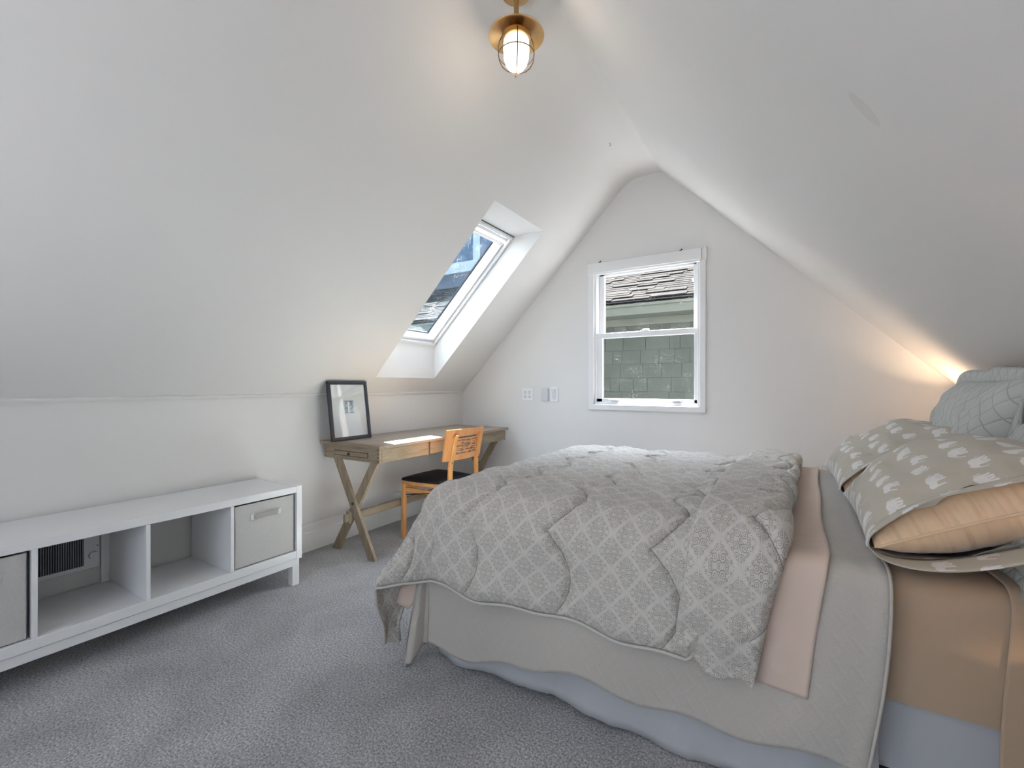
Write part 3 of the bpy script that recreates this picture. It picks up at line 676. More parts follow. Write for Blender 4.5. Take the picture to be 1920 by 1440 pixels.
# seat
def rounded_seat(z0, z1, inset, name, m, dome=0.0):
    pts = []
    corners = [(-2.522, -0.215, 0.03), (-2.522, 0.215, 0.03), (-2.105, 0.185, 0.085), (-2.105, -0.185, 0.085)]
    N = 8; poly = []
    cs = [(x, CY+yy, r) for x, yy, r in corners]
    ctr = Vector((-2.31, CY))
    order = [0, 3, 2, 1]
    import itertools
    for i in range(4):
        p = Vector(cs[order[i]][:2]); r = cs[order[i]][2]; pv = Vector(cs[order[i-1]][:2]); nx2 = Vector(cs[order[(i+1) % 4]][:2])
        a = p+(pv-p).normalized()*r; b = p+(nx2-p).normalized()*r
        for k in range(N+1):
            t = k/N; q = a*(1-t)**2+p*2*t*(1-t)+b*t*t; poly.append(q)
        # slightly bowed edge to the next corner
        nb = nx2+(p-nx2).normalized()*cs[order[(i+1) % 4]][2]; e = nb-b; nrm = Vector((e.y, -e.x)).normalized()
        if (b+e*0.5+nrm*0.01-ctr).length < (b+e*0.5-ctr).length: nrm = -nrm
        for k in range(1, 6):
            t = k/6; poly.append(b+e*t+nrm*0.012*math.sin(PI*t))
    poly = [ctr+(q-ctr)*(1-inset/0.22) for q in poly]
    bm = bmesh.new(); n = len(poly); rings = []
    if dome > 0:
        lv = [(1.0, z0), (1.0, z0+(z1-z0)*0.5), (0.985, z0+(z1-z0)*0.85), (0.955, z1), (0.8, z1+dome*0.5), (0.5, z1+dome), (0.2, z1+dome*1.05)]
    else: lv = [(0.99, z0), (1.0, z0+0.003), (1.0, z1-0.003), (0.99, z1)]
    for sc_, z in lv: rings.append([bm.verts.new((*(ctr+(q-ctr)*sc_), z)) for q in poly])
    for A, B in zip(rings[:-1], rings[1:]):
        for k in range(n): bm.faces.new((A[k], A[(k+1) % n], B[(k+1) % n], B[k]))
    bm.faces.new(rings[0][::-1]); bm.faces.new(rings[-1])
    return cp(bmobj(name, bm, m, chair, smooth=True, angle=40))
rounded_seat(0.412, 0.440, 0.004, 'seat_frame', M_chair)
rounded_seat(0.440, 0.458, 0.0, 'seat', M_seat, 0.012)
# backrest: curved panel with a fretwork cut-out, leaning back
def back_pt(yy, z, off=0.0):
    # x of panel's front surface: concave towards the sitter
    lean = -2.085+0.028+(z-0.60)*0.17
    return lean-0.022+ (yy/0.215)**2*(-0.030)+off
def panel_piece(bm, y0, y1, z0, z1, th=0.014, n=None):
    n = n or max(1, int(abs(y1-y0)/0.02)); F = []
    for k in range(n+1):
        yy = y0+(y1-y0)*k/n
        F.append([bm.verts.new((back_pt(yy, z)+o_, CY+yy, z)) for z, o_ in ((z0, 0), (z1, 0), (z1, th), (z0, th))])
    bm.faces.new(F[0]); bm.faces.new(F[-1][::-1])
    for A, B in zip(F[:-1], F[1:]):
        for k in range(4): bm.faces.new((A[k], B[k], B[(k+1) % 4], A[(k+1) % 4]))
H0, H1, V0, V1 = -0.118, 0.118, 0.655, 0.785
bm = bmesh.new()
panel_piece(bm, -0.222, H0, 0.612, 0.838); panel_piece(bm, H1, 0.222, 0.612, 0.838)
panel_piece(bm, H0, H1, V1, 0.838); panel_piece(bm, H0, H1, 0.612, V0)
bmesh.ops.remove_doubles(bm, verts=bm.verts, dist=1e-5)
cp(bmobj('backrest', bm, M_chairy, chair, smooth=True, angle=35))
# greek-key style fret inside the opening
bm = bmesh.new(); t_ = 0.0075
bars = [(-0.118, 0.118, 0.764), (-0.095, -0.03, 0.745), (0.03, 0.095, 0.745), (-0.118, -0.05, 0.727), (0.05, 0.118, 0.727), (-0.045, 0.045, 0.738), (-0.095, -0.02, 0.705), (0.02, 0.095, 0.705),
        (-0.118, -0.065, 0.688), (0.065, 0.118, 0.688), (-0.05, 0.05, 0.694), (-0.118, 0.118, 0.673)]
for a, b, z in bars: panel_piece(bm, a, b, z-t_/2, z+t_/2, 0.012)
for yy, a, b in [(-0.095, 0.727, 0.745), (0.095, 0.727, 0.745), (-0.03, 0.738, 0.764), (0.03, 0.738, 0.764), (-0.05, 0.705, 0.738), (0.05, 0.705, 0.738), (-0.095, 0.688, 0.705), (0.095, 0.688, 0.705), (-0.03, 0.673, 0.694), (0.03, 0.673, 0.694), (-0.075, 0.745, 0.764), (0.075, 0.745, 0.764), (0.0, 0.655, 0.673), (-0.02, 0.694, 0.705), (0.02, 0.694, 0.705), (-0.07, 0.655, 0.673), (0.07, 0.655, 0.673)]:
    panel_piece(bm, yy-t_/2, yy+t_/2, a, b, 0.012, 1)
cp(bmobj('fretwork', bm, M_chairy, chair))
cp(box('seat_rail', (-2.515, CY-0.19, 0.352), (-2.495, CY+0.19, 0.392), M_chair, chair))
for s in (-1, 1):
    cp(box('side_rail', (-2.50, CY+s*0.185-0.008, 0.352), (-2.08, CY+s*0.185+0.008, 0.385), M_chair, chair))
cp(tube('hinge_bar', [(-2.48, CY-0.19, 0.33), (-2.20, CY-0.19, 0.375)], 0.005, M_metal, chair))
for s in (-1, 1):
    bm = bmesh.new(); bmesh.ops.create_cone(bm, cap_ends=True, segments=10, radius1=0.006, radius2=0.005, depth=0.006, matrix=Matrix.Translation((-2.068, CY+s*0.158, 0.60)) @ Matrix.Rotation(PI/2, 4, 'Y'))
    cp(bmobj('screw', bm, M_metal, chair))

# ================================================================== PICTURE FRAME
pf = empty('picture_frame', (-2.699, 2.198, 0.7640)); tag(pf, 'black framed small picture with wide pale mat leaning on the desk', 'picture')
pf.rotation_euler = (0, math.radians(-8.0), math.radians(0))
FW, FH = 0.345, 0.425
def fp(name, pieces, m, bevel=0.0, par=pf):
    bm = bmesh.new()
    for lo, hi in pieces: abox(bm, lo, hi, bevel)
    return bmobj(name, bm, m, par)
bw = 0.021
fp('moulding', [((-0.022, -FW/2, 0), (0, FW/2, bw)), ((-0.022, -FW/2, FH-bw), (0, FW/2, FH)), ((-0.022, -FW/2, bw), (0, -FW/2+bw, FH-bw)), ((-0.022, FW/2-bw, bw), (0, FW/2, FH-bw))], M_frame, 0.003)
fp('inner_bead', [((-0.010, -FW/2+bw, bw), (-0.004, FW/2-bw, bw+0.004)), ((-0.010, -FW/2+bw, FH-bw-0.004), (-0.004, FW/2-bw, FH-bw)), ((-0.010, -FW/2+bw, bw), (-0.004, -FW/2+bw+0.004, FH-bw)), ((-0.010, FW/2-bw-0.004, bw), (-0.004, FW/2-bw, FH-bw))], Mat('frame_bead', (0.03, 0.035, 0.06), 0.25).m)
fp('mat_board', [((-0.014, -FW/2+0.01, 0.01), (-0.0115, FW/2-0.01, FH-0.01))], Mat('mat_board', (0.60, 0.64, 0.65), 0.7).m)
M = Mat('small_print', (0.3, 0.35, 0.4), 0.6); v = M.coord('Object', (1, 1, 1)); n = M.noise(v, 55, 4, 0.7); X_, Y_, Z_ = M.xyz(v)
cxm = M.ramp(n, [(0.38, (0.13, 0.17, 0.20)), (0.5, (0.32, 0.40, 0.46)), (0.62, (0.62, 0.68, 0.72))])
stripe = e_less(e_abs(Y_+0.005), 0.006, 0.002)*e_less(Z_, 0.27, 0.01)
bt = e_max(e_less(Z_, 0.198, 0.002), 1.0-e_less(Z_, 0.277, 0.002))
M.color(M.mix(bt*0.7, M.mix(stripe, cxm, (0.72, 0.77, 0.80)), (0.10, 0.13, 0.17)))
fp('print', [((-0.012, -0.040, 0.192), (-0.0108, 0.040, 0.283))], M.m)
fp('glazing', [((-0.0095, -FW/2+0.012, 0.012), (-0.0085, FW/2-0.012, FH-0.012))], M_glass_pic)

# ================================================================== WALL PLATES
def plate(name, lab, cat, x0, x1, z0, z1, dep=0.006, m=M_vinyl):
    t = empty(name, ((x0+x1)/2, YG, (z0+z1)/2)); tag(t, lab, cat)
    o = box('cover_plate', (x0, YG-dep, z0), (x1, YG, z1), m, t, 0.003, 2); o.location = -Vector(t.location); return t
t = plate('power_outlet', 'white four-socket outlet plate on the gable wall left of the window', 'outlet', -2.170, -2.056, 1.011, 1.127)
for ox in (-0.024, 0.024):
    for oz in (0.020, -0.020):
        bm = bmesh.new(); cx, cz = -2.113+ox, 1.069+oz
        abox(bm, (cx-0.017, YG-0.0085, cz-0.015), (cx+0.017, YG-0.005, cz+0.015), 0.002)
        o = bmobj('socket', bm, M_trim, t); o.location = -Vector(t.location)
        bm = bmesh.new(); abox(bm, (cx-0.0085, YG-0.0092, cz-0.001), (cx-0.0055, YG-0.008, cz+0.009), 0); abox(bm, (cx+0.0055, YG-0.0092, cz-0.001), (cx+0.0085, YG-0.008, cz+0.009), 0); abox(bm, (cx-0.003, YG-0.0092, cz-0.011), (cx+0.003, YG-0.008, cz-0.005), 0)
        o2 = bmobj('slots', bm, M_metal, o)
t = plate('thermostat', 'small plain grey-white box between the outlet and the switch', 'thermostat', -1.960, -1.893, 1.014, 1.128, 0.022, Mat('grey_plastic', (0.62, 0.63, 0.65), 0.5).m)
t = plate('dimmer_switch', 'tall white switch plate nearest the window', 'switch', -1.876, -1.793, 1.006, 1.142, 0.008)
for nm, lo, hi in [('rocker', (-1.855, YG-0.012, 1.035), (-1.815, YG-0.007, 1.100)), ('slider_bar', (-1.868, YG-0.011, 1.112), (-1.802, YG-0.007, 1.118))]:
    o = box(nm, lo, hi, Mat(nm+'_plastic', (0.66, 0.68, 0.69), 0.4).m, t, 0.0015); o.location = -Vector(t.location)
for zz in (1.026, 1.104):
    bm = bmesh.new(); bmesh.ops.create_uvsphere(bm, u_segments=8, v_segments=6, radius=0.0035, matrix=Matrix.Translation((-1.830, YG-0.0085, zz))); o = bmobj('screw', bm, M_metal, t); o.location = -Vector(t.location)

# hook mark on the ceiling
t = empty('ceiling_hook', (-1.088, 3.073, ZT)); tag(t, 'tiny dark metal hook in the ceiling ridge between lamp and gable', 'hook')
tube('hook_wire', [(0, 0, 0), (0, 0, -0.008), (0.006, 0, -0.014), (0.008, 0, -0.021), (0.003, 0, -0.026), (-0.002, 0, -0.023)], 0.0016, M_metal, t, 6)

# ================================================================== CEILING LAMP
LX, LY = -1.017, 1.688
lamp = empty('ceiling_lantern', (LX, LY, ZT)); tag(lamp, 'brass caged lantern with glowing white glass hanging from the ceiling ridge', 'ceiling lamp')
def ll(o): return o
lathe('canopy', [(0, 0), (0.062, 0), (0.062, -0.012), (0.050, -0.022), (0.016, -0.026), (0, -0.026)], M_brass, lamp)
lathe('stem', [(0, -0.02), (0.011, -0.02), (0.011, -0.135), (0.020, -0.140), (0.030, -0.155), (0.032, -0.190), (0, -0.19)], M_brass, lamp)
lathe('shade', [(0.030, -0.150), (0.060, -0.158), (0.100, -0.176), (0.119, -0.188), (0.121, -0.192), (0.117, -0.191), (0.098, -0.180), (0.058, -0.163), (0.030, -0.156)], M_brass, lamp, n=48)
lathe('glass_collar', [(0.030, -0.186), (0.062, -0.186), (0.064, -0.192), (0.064, -0.206), (0.058, -0.210), (0, -0.210)], M_brass, lamp)
lathe('glass_jar', [(0.050, -0.205), (0.055, -0.215), (0.056, -0.250), (0.054, -0.285), (0.046, -0.312), (0.032, -0.331), (0.014, -0.341), (0, -0.343)], emit('lit_opal_glass', (1.0, 0.90, 0.76), 2.6), lamp)
cage = tube('cage_ring', [(0.077*math.cos(2*PI*k/48), 0.077*math.sin(2*PI*k/48), -0.272) for k in range(48)], 0.0022, M_cage, lamp, 6, closed=True)
for k in range(4):
    a = math.radians(35+90*k); c, s = math.cos(a), math.sin(a)
    tube('cage_rib', [(c*r, s*r, z) for r, z in [(0.064, -0.196), (0.072, -0.215), (0.077, -0.245), (0.077, -0.272), (0.073, -0.300), (0.060, -0.326), (0.040, -0.343), (0.018, -0.351), (0, -0.353)]], 0.0022, M_cage, lamp, 6)
L = light('lantern_bulb', 'POINT', (LX, LY, ZT-0.41), 1.0, (1.0, 0.80, 0.55), radius=0.03)

# ================================================================== BED
# value noise
_G = np.random.RandomState(5).rand(64, 64)
def vn(x, y):
    x = np.asarray(x, float); y = np.asarray(y, float); xi = np.floor(x).astype(int); yi = np.floor(y).astype(int); fx = x-xi; fy = y-yi
    fx = fx*fx*(3-2*fx); fy = fy*fy*(3-2*fy); g = lambda i, j: _G[i % 64, j % 64]
    return (g(xi, yi)*(1-fx)+g(xi+1, yi)*fx)*(1-fy)+(g(xi, yi+1)*(1-fx)+g(xi+1, yi+1)*fx)*fy-0.5
def fbm(x, y, o=3):
    s = 0; a = 1
    for k in range(o): s = s+a*vn(x*2**k+k*7.3, y*2**k+k*3.1); a *= 0.5
    return s
BXF, BXH, BYN, BYF = -1.30, 0.74, 1.50, 3.05      # mattress footprint
def profile(s, R, fl):
    sa = np.minimum(s, R*PI/2); o = R*np.sin(sa/R); d = R*(1-np.cos(sa/R)); e = np.maximum(s-R*PI/2, 0)
    return o+e*fl, d+e*math.sqrt(1-fl*fl)
def drape(a, b, xf, yn, yf, T, R=0.06, fl=0.06, flf=0.06, xh=9.0, fc=None, ec=None):
    """flat cloth coords (a along the bed, b across) -> points over the bed's edges, corner included"""
    ox = np.maximum(xf-a, 0); oy = np.maximum(yn-b, 0); oz = np.maximum(b-yf, 0); oh = np.maximum(a-xh, 0)
    sy = np.where(oy > 0, -1.0, 1.0); o_y = np.maximum(oy, oz); sxx = np.where(oh > 0, 1.0, -1.0); o_x = np.maximum(ox, oh)
    r = np.hypot(o_x, o_y); th = np.arctan2(o_y, o_x+1e-9)
    if ec is not None: r = r*(1+np.interp(np.degrees(th), *ec))
    f = flf*np.cos(th)**2+fl*np.sin(th)**2 if fc is None else np.interp(np.degrees(th), *fc)
    out_, down = profile(r, R, 0.0); e = np.maximum(r-R*PI/2, 0); out_ = out_+e*f; down = R*(1-np.cos(np.minimum(r, R*PI/2)/R))+e*np.sqrt(1-f*f)
    X = np.clip(a, xf, xh)+sxx*out_*np.cos(th); Y = np.clip(b, yn, yf)+sy*out_*np.sin(th)
    return np.stack([X, Y, T-down], -1), r, th
def grid_normals(Pg):
    du = np.gradient(Pg, axis=0); dv = np.gradient(Pg, axis=1); n = np.cross(du, dv); n /= np.maximum(np.linalg.norm(n, axis=-1, keepdims=True), 1e-9); return n
def grid_mesh(name, Pg, m, parent=None, uv=None, thick=0.0, keep=None, double=None):
    n0, n1 = Pg.shape[:2]; V = Pg.reshape(-1, 3); F = []
    idx = np.arange(n0*n1).reshape(n0, n1)
    q = np.stack([idx[:-1, :-1], idx[1:, :-1], idx[1:, 1:], idx[:-1, 1:]], -1)
    if keep is not None: q = q[keep]
    F = q.reshape(-1, 4).tolist()
    me = bpy.data.meshes.new(name); me.from_pydata(V.tolist(), [], F); me.update()
    me.polygons.foreach_set('use_smooth', [True]*len(me.polygons)); me.materials.append(m)
    if uv is not None:
        L = me.uv_layers.new(name='UVMap'); vi = np.zeros(len(me.loops), int); me.loops.foreach_get('vertex_index', vi)
        L.data.foreach_set('uv', uv.reshape(-1, 2)[vi].ravel())
    o = bpy.data.objects.new(name, me); COL.objects.link(o)
    if parent is not None: o.parent = parent
    if thick:
        md = o.modifiers.new('thickness', 'SOLIDIFY'); md.thickness = thick; md.offset = -1.0; md.use_rim = True
    return o

bed = empty('bed_base', (-0.28, 2.27, 0)); tag(bed, 'low bed base with pale grey gathered dust ruffle under the mattress', 'bed')
def bl(o, t=bed): o.location = -Vector(t.location); return o
bl(box('box_spring', (BXF+0.02, BYN+0.01, 0.16), (BXH-0.02, BYF-0.01, 0.352), M_skirt, bed, 0.02, 2))
bl(box('frame_rail', (BXF+0.04, BYN+0.03, 0.13), (BXH-0.02, BYN+0.07, 0.165), M_metal, bed))
bl(box('frame_rail', (BXF+0.04, BYF-0.07, 0.13), (BXH-0.02, BYF-0.03, 0.165), M_metal, bed))
for xx in (BXF+0.10, BXH-0.12):
    for yy in (BYN+0.05, BYF-0.10):
        bl(box('leg', (xx, yy, 0.0), (xx+0.05, yy+0.05, 0.135), M_metal, bed))
# dust ruffle: foot and near side
path = []
s_list = np.linspace(0, 1, 420)
def ruffle(pts_fn, name):
    A = np.array([pts_fn(t) for t in s_list])   # x,y
    zs = np.linspace(0, 1, 14); Pg = np.zeros((len(s_list), 14, 3)); d = np.gradient(A, axis=0); nrm = np.stack([d[:, 1], -d[:, 0]], -1); nrm /= np.linalg.norm(nrm, axis=1, keepdims=True)
    L = np.concatenate([[0], np.cumsum(np.linalg.norm(np.diff(A, axis=0), axis=1))])
    for j, z in enumerate(zs):
        w_ = z*(0.010*np.sin(L*23)+0.010*fbm(L*9, L*0+z*1.5)*2+0.012)
        Pg[:, j, 0] = A[:, 0]+nrm[:, 0]*w_; Pg[:, j, 1] = A[:, 1]+nrm[:, 1]*w_
        Pg[:, j, 2] = 0.36*(1-z)+z*(0.004+0.010*(1+np.sin(L*6.5+1)))
    uv = np.stack(np.meshgrid(L, zs*0.36, indexing='ij'), -1)
    return bl(grid_mesh(name, Pg, M_skirt, bed, uv, 0.002))
def near_path(t):
    # foot side down to the near corner and along the near side
    Lf, Ln, rc = BYF-BYN, BXH-0.55-BXF, 0.05
    s = t*(Lf+Ln)
    if s < Lf-rc: return (BXF-0.005, BYF-s)
    if s < Lf+rc:
        a = (s-(Lf-rc))/(2*rc)*PI/2; return (BXF-0.005+rc*(1-math.cos(a)), BYN-0.005+rc*(1-math.sin(a)))
    return (BXF+(s-Lf), BYN-0.005)
ruffle(near_path, 'dust_ruffle')

# mattress in its fitted sheet
mat_ = empty('mattress', (-0.28, 2.27, 0.355)); tag(mat_, 'thick mattress in a tan fitted sheet under all the bedding', 'mattress')
na, nb = 150, 140
a = np.linspace(BXF-0.30, BXH+0.30, na); b = np.linspace(BYN-0.30, BYF+0.30, nb); A_, B_ = np.meshgrid(a, b, indexing='ij')
Pm, r_, th_ = drape(A_, B_, BXF+0.06, BYN+0.05, BYF-0.05, 0.672, 0.055, 0.0, 0.0, BXH-0.05)
Nn = grid_normals(Pm); wr = 0.006*fbm(A_*5+B_*3, B_*4)+0.003*fbm(A_*14+B_*9, B_*5)
wr = wr+0.004*np.sin((A_*9+B_*14)+3*fbm(A_*4, B_*4))*np.clip(r_*4, 0, 1)*0.6
Pm = Pm+Nn*wr[..., None]; Pm[..., 2] = np.maximum(Pm[..., 2], 0.355)
bl(grid_mesh('fitted_sheet', Pm, M_fitted, mat_, np.stack([A_, B_], -1)), mat_)
bl(box('core', (BXF+0.03, BYN+0.03, 0.356), (BXH-0.03, BYF-0.03, 0.63), M_skirt, mat_, 0.03, 2), mat_)
# loose lap of the same sheet at the head end, falling over the near side
na, nb = 50, 90
a = np.linspace(0, 1, na); s_ = np.linspace(0, 1, nb); A_, S_ = np.meshgrid(a, s_, indexing='ij')
Bf = 1.80-S_*0.78
edge = 0.416+0.015*np.sin(S_*5)-0.03*np.exp(-((Bf-1.78)/0.15)**2)
Af = edge+A_*(0.78-0.402)
Pl, rl, tl = drape(Af, Bf, -5, BYN+0.04, 9, 0.684, 0.06, 0.10, 0)
Pl = Pl+grid_normals(Pl)*(0.004+0.006*fbm(Af*7, Bf*3)+0.010*np.exp(-(A_/0.12)**2)*np.clip(rl*3, 0, 1))[..., None]
bl(grid_mesh('sheet_lap', Pl, M_fitted, mat_, np.stack([Af, Bf], -1), 0.003), mat_)

# woven coverlet
cov = empty('coverlet', (-0.6, 2.27, 0.68)); tag(cov, 'cream woven coverlet hanging below the duvet over the side of the bed', 'blanket')
na, nb = 190, 220
u = np.linspace(0, 1, na); v_ = np.linspace(0, 1, nb); U_, V_ = np.meshgrid(u, v_, indexing='ij')
hang = 0.56
bN = BYN-hang; bF = BYF+0.30
Bc = bN+V_*(bF-bN)
dn = np.clip((BYN-Bc)/hang, 0, 1)
aR = 0.205-0.045*dn**1.6+0.008*np.sin(Bc*6)           # free edge towards the pillows
aL = BXF-0.21
Ac = aL+U_*(aR-aL)
Pc, rc_, tc_ = drape(Ac, Bc, BXF+0.02, BYN+0.01, BYF-0.01, 0.687, 0.06, 0.07, 0.10, fc=([0, 45, 70, 78, 90], [0.10, 0.10, 0.15, 0.20, 0.07]), ec=([0, 50, 72, 80, 90], [0, 0.02, 0.13, 0.07, 0.0]))
hemw = 0.022*np.sin(Ac*8.5+1.0)+0.012*np.sin(Ac*19+0.5)
fold = np.clip(rc_/0.5, 0, 1)**1.5
nc = grid_normals(Pc)
corner = np.exp(-((tc_-0.95)/0.22)**2)*(Ac < BXF+0.02)*(Bc < BYN+0.01)
ripple = fold*(0.016*np.sin(Ac*8.5+1)*(Bc < BYN)+0.020*np.sin(tc_*7)*((Ac < BXF)&(Bc < BYN)))
wr = 0.004*fbm(Ac*3, Bc*6)+0.0015*fbm(Ac*20, Bc*8)
edge_d = (aR-Ac)
band = 0.004*((edge_d < 0.035)&(edge_d > 0.008))
Pc = Pc+nc*(ripple+wr+band)[..., None]
Pc[..., 2] = np.maximum(Pc[..., 2]+np.where(Bc < BYN, fold*(hemw*0.9+np.interp(Ac, [-1.5, -1.1, -0.7, -0.3], [-0.085, -0.060, 0.0, 0.022])), 0), 0.012+0.02*V_)
bl(grid_mesh('woven_cloth', Pc, M_cover, cov, np.stack([Ac, Bc], -1), 0.004), cov)
# stitched edge band
k0 = na-1
ed = Pc[-1]; tube_pts = [tuple(p) for p in ed[::2]]
o = tube('edge_binding', tube_pts, 0.0045, M_cover, cov, 6); bl(o, cov)

# flat sheet (peach), turned back next to the pillows
fs = empty('flat_sheet', (-0.6, 2.27, 0.69)); tag(fs, 'peach cotton flat sheet folded back between duvet and coverlet', 'sheet')
na, nb = 170, 200
U_, V_ = np.meshgrid(np.linspace(0, 1, na), np.linspace(0, 1, nb), indexing='ij')
hang_r = 0.395
Br = BYF+0.2; 
ub = U_
aL = BXF-0.22
bq = V_
aRv = lambda B: 0.085+0.035*np.clip((B-1.7)/1.3, 0, 1)**1.2+0.003*np.sin(B*9)-0.05*np.clip((BYN-B)/0.4, 0, 1)
hangA = lambda A: 0.225+(hang_r-0.225)*np.clip((A+0.36)/0.06, 0, 1)
# iterate: a depends on b and b on a
Ag = aL+U_*(0.12-aL)
Bg = (BYN-hangA(Ag))+V_*(Br-(BYN-hangA(Ag)))
Ag = aL+U_*(aRv(Bg)-aL)
Ps, rs_, ts_ = drape(Ag, Bg, BXF+0.01, BYN-0.005, BYF, 0.694, 0.055, 0.05, 0.05, fc=([0, 35, 50, 65, 90], [0.25, 0.30, 0.26, 0.14, 0.05]), ec=([0, 30, 45, 60, 76, 90], [0, 0.35, 0.60, 1.0, 0.95, 0]))
ns = grid_normals(Ps)
wr = 0.004*fbm(Ag*3, Bg*5)+0.006*fbm(Ag*5+2, Bg*16)*np.exp(-((Bg-1.62)/0.16)**2)*(Ag > -0.35)
side = np.clip((BYN-Bg)/0.35, 0, 1)
wr = wr+side*(0.010*np.sin(Ag*17+Bg*7)+0.006*fbm(Ag*12+Bg*8, Bg*3))
wr = wr+0.006*np.exp(-((aRv(Bg)-Ag)/0.02)**2)
Ps = Ps+ns*(wr)[..., None]
bl(grid_mesh('cotton_cloth', Ps, M_sheet, fs, np.stack([Ag, Bg], -1), 0.004), fs)

# duvet
dv = empty('duvet', (-0.7, 2.27, 0.72)); tag(dv, 'puffy cream duvet with grey scroll print and wavy quilting across the bed', 'duvet')
def quilt(a, b, wave=0.365, lam=0.31, amp=0.045, ph=1.72):
    """distance to nearest wavy stitch line, alternate lines mirrored"""
    d = np.full(np.shape(a), 9.0)
    for k in range(-9, 7):
        sg = 1 if k % 2 == 0 else -1
        w_ = np.abs(np.sin(PI*(b-ph)/lam))**0.85*2-1          # cusps to the foot, round bellies to the head
        d = np.minimum(d, np.abs(a-(k*wave+amp*w_+0.048+0.015*np.sin(b*3))))
    return d
def puffh(a, b, h=0.026):
    d = quilt(a, b); 
    e = np.exp(-(d/0.05)**2)
    return h*np.tanh(d/0.016)**0.7 + 0.014*fbm(a*3.3, b*3.3) + 0.012*fbm(a*9+3, b*8)+0.013*fbm(a*7+b*11, a*22-b*8)*(0.45+e)+0.004*fbm(a*38, b*30)
na, nb = 340, 420
U_, V_ = np.meshgrid(np.linspace(0, 1, na), np.linspace(0, 1, nb), indexing='ij')
aL, aR = BXF-0.42, -0.085
CORNER = 0.30
hN = 0.375
Ad = aL+U_*(aR-aL)
bNn = BYN-hN+0.10*np.clip((Ad+0.26)/0.08, 0, 1)-0.010*np.sin(Ad*11)-0.006*np.sin(Ad*23)
Bd = bNn+V_*((BYF+0.30)-bNn)
Pd, rd, td = drape(Ad, Bd, BXF+0.06, BYN+0.05, BYF-0.05, 0.715, 0.12, 0.14, 0.62, fc=([0, 12, 24, 35, 46, 57, 70, 90], [0.62, 0.55, 0.34, 0.22, 0.40, 0.66, 0.42, 0.14]), ec=([0, 15, 25, 35, 45, 55, 90], [0, 0.03, 0.14, 0.27, 0.10, 0, 0]))
nd = grid_normals(Pd)
ed = np.minimum(np.minimum(U_, 1-U_)*(aR-aL), np.minimum(V_, 1-V_)*2.2)
taper = np.clip(ed/0.04, 0, 1)**0.6
crn = (Ad < BXF+0.06)&(Bd < BYN+0.05)
rip = np.where(crn, 0.008*np.sin(td*8.0-0.6)*np.clip(rd/0.45, 0, 1), 0)
hd = puffh(Ad, Bd)*taper+rip+0.014*np.sin(Ad*7+Bd*2)*np.clip((BYN-Bd)/0.35, 0, 1)
Pd = Pd+nd*hd[..., None]
bl(grid_mesh('duvet_shell', Pd, M_duvet, dv, np.stack([Ad, Bd], -1), 0.008), dv)
o = tube('piping', [tuple(p) for p in Pd[:, 0][::2]-np.array([0, 0, 0.006])], 0.006, Mat('duvet_piping', (0.55, 0.53, 0.49), 0.9).m, dv, 6); bl(o, dv)
# turned-back strip at the head end
na, nb = 90, 260
U_, V_ = np.meshgrid(np.linspace(0, 1, na), np.linspace(0, 1, nb), indexing='ij')
hN2 = 0.385
Bt0 = (BYN-hN2)+V_*((BYF+0.28)-(BYN-hN2))
aRt = 0.00+0.045*np.clip((Bt0-1.6)/1.4, 0, 1)-0.10*np.clip((BYN-Bt0)/0.4, 0, 1)**1.2+0.006*np.sin(Bt0*13)
aLt = -0.27+0.05*np.clip((Bt0-1.6)/1.4, 0, 1)+0.015*np.sin(Bt0*5)-0.02*np.clip((BYN-Bt0)/0.4, 0, 1)
At = aLt+U_*(aRt-aLt)
Bt = Bt0-0.05*np.clip((BYN-Bt0)/0.4, 0, 1)*(U_*1.0)+0.018*np.sin(U_*9)*np.clip((BYN-Bt0)/0.4, 0, 1)
Pt, rt_, tt_ = drape(At, Bt, -9, BYN+0.05, BYF-0.05, 0.735, 0.13, 0.17, 0)
nt_ = grid_normals(Pt)
rnd_ = np.sqrt(np.clip(1-np.clip((U_-0.86)/0.14, 0, 1)**2, 0, 1))
lft = np.sqrt(np.clip(1-np.clip((0.10-U_)/0.10, 0, 1)**2, 0, 1))
hq = (0.040+puffh(At+0.09, Bt+0.21, 0.022)+0.012*fbm(At*6+Bt*3, Bt*5))*(0.15+0.85*np.minimum(rnd_, lft))*np.clip(V_*18, 0.15, 1)-0.012
Pt = Pt+nt_*hq[..., None]
bl(grid_mesh('turned_back_fold', Pt, M_duvet, dv, np.stack([At+0.09, Bt+0.21], -1), 0.03), dv)

# ================================================================== PILLOWS
def pillow_pts(L, W, T, nu=70, nv=60, pinch=0.05, p=2.4, q=0.55, seed=0, open_u=None, wr=0.006, pu=None, nz=None):
    U_, V_ = np.meshgrid(np.linspace(-1, 1, nu), np.linspace(-1, 1, nv), indexing='ij')
    Uw = np.sin(U_*PI/2*0.999); Vw = np.sin(V_*PI/2*0.999)
    pu = pu or p; pe = np.where(Uw > 0, pu, p); su = 1-np.abs(Uw)**pe
    if open_u is not None:      # one end left open: thickness stays
        su = np.where(Uw < 0, open_u+(1-open_u)*(1-np.abs(Uw)**pu), su)
    t = T/2*(np.clip(su, 0, 1)*(1-np.abs(Vw)**p))**q
    x = Uw*L/2*(1-pinch*(1-Vw**2)*np.abs(Uw)**3); y_ = Vw*W/2*(1-pinch*(1-Uw**2)*np.abs(Vw)**3)
    nz = seed if nz is None else nz; n = fbm(Uw*3+nz*5.1, Vw*3+nz, 3)*wr*2
    return Uw, Vw, x, y_, t, n
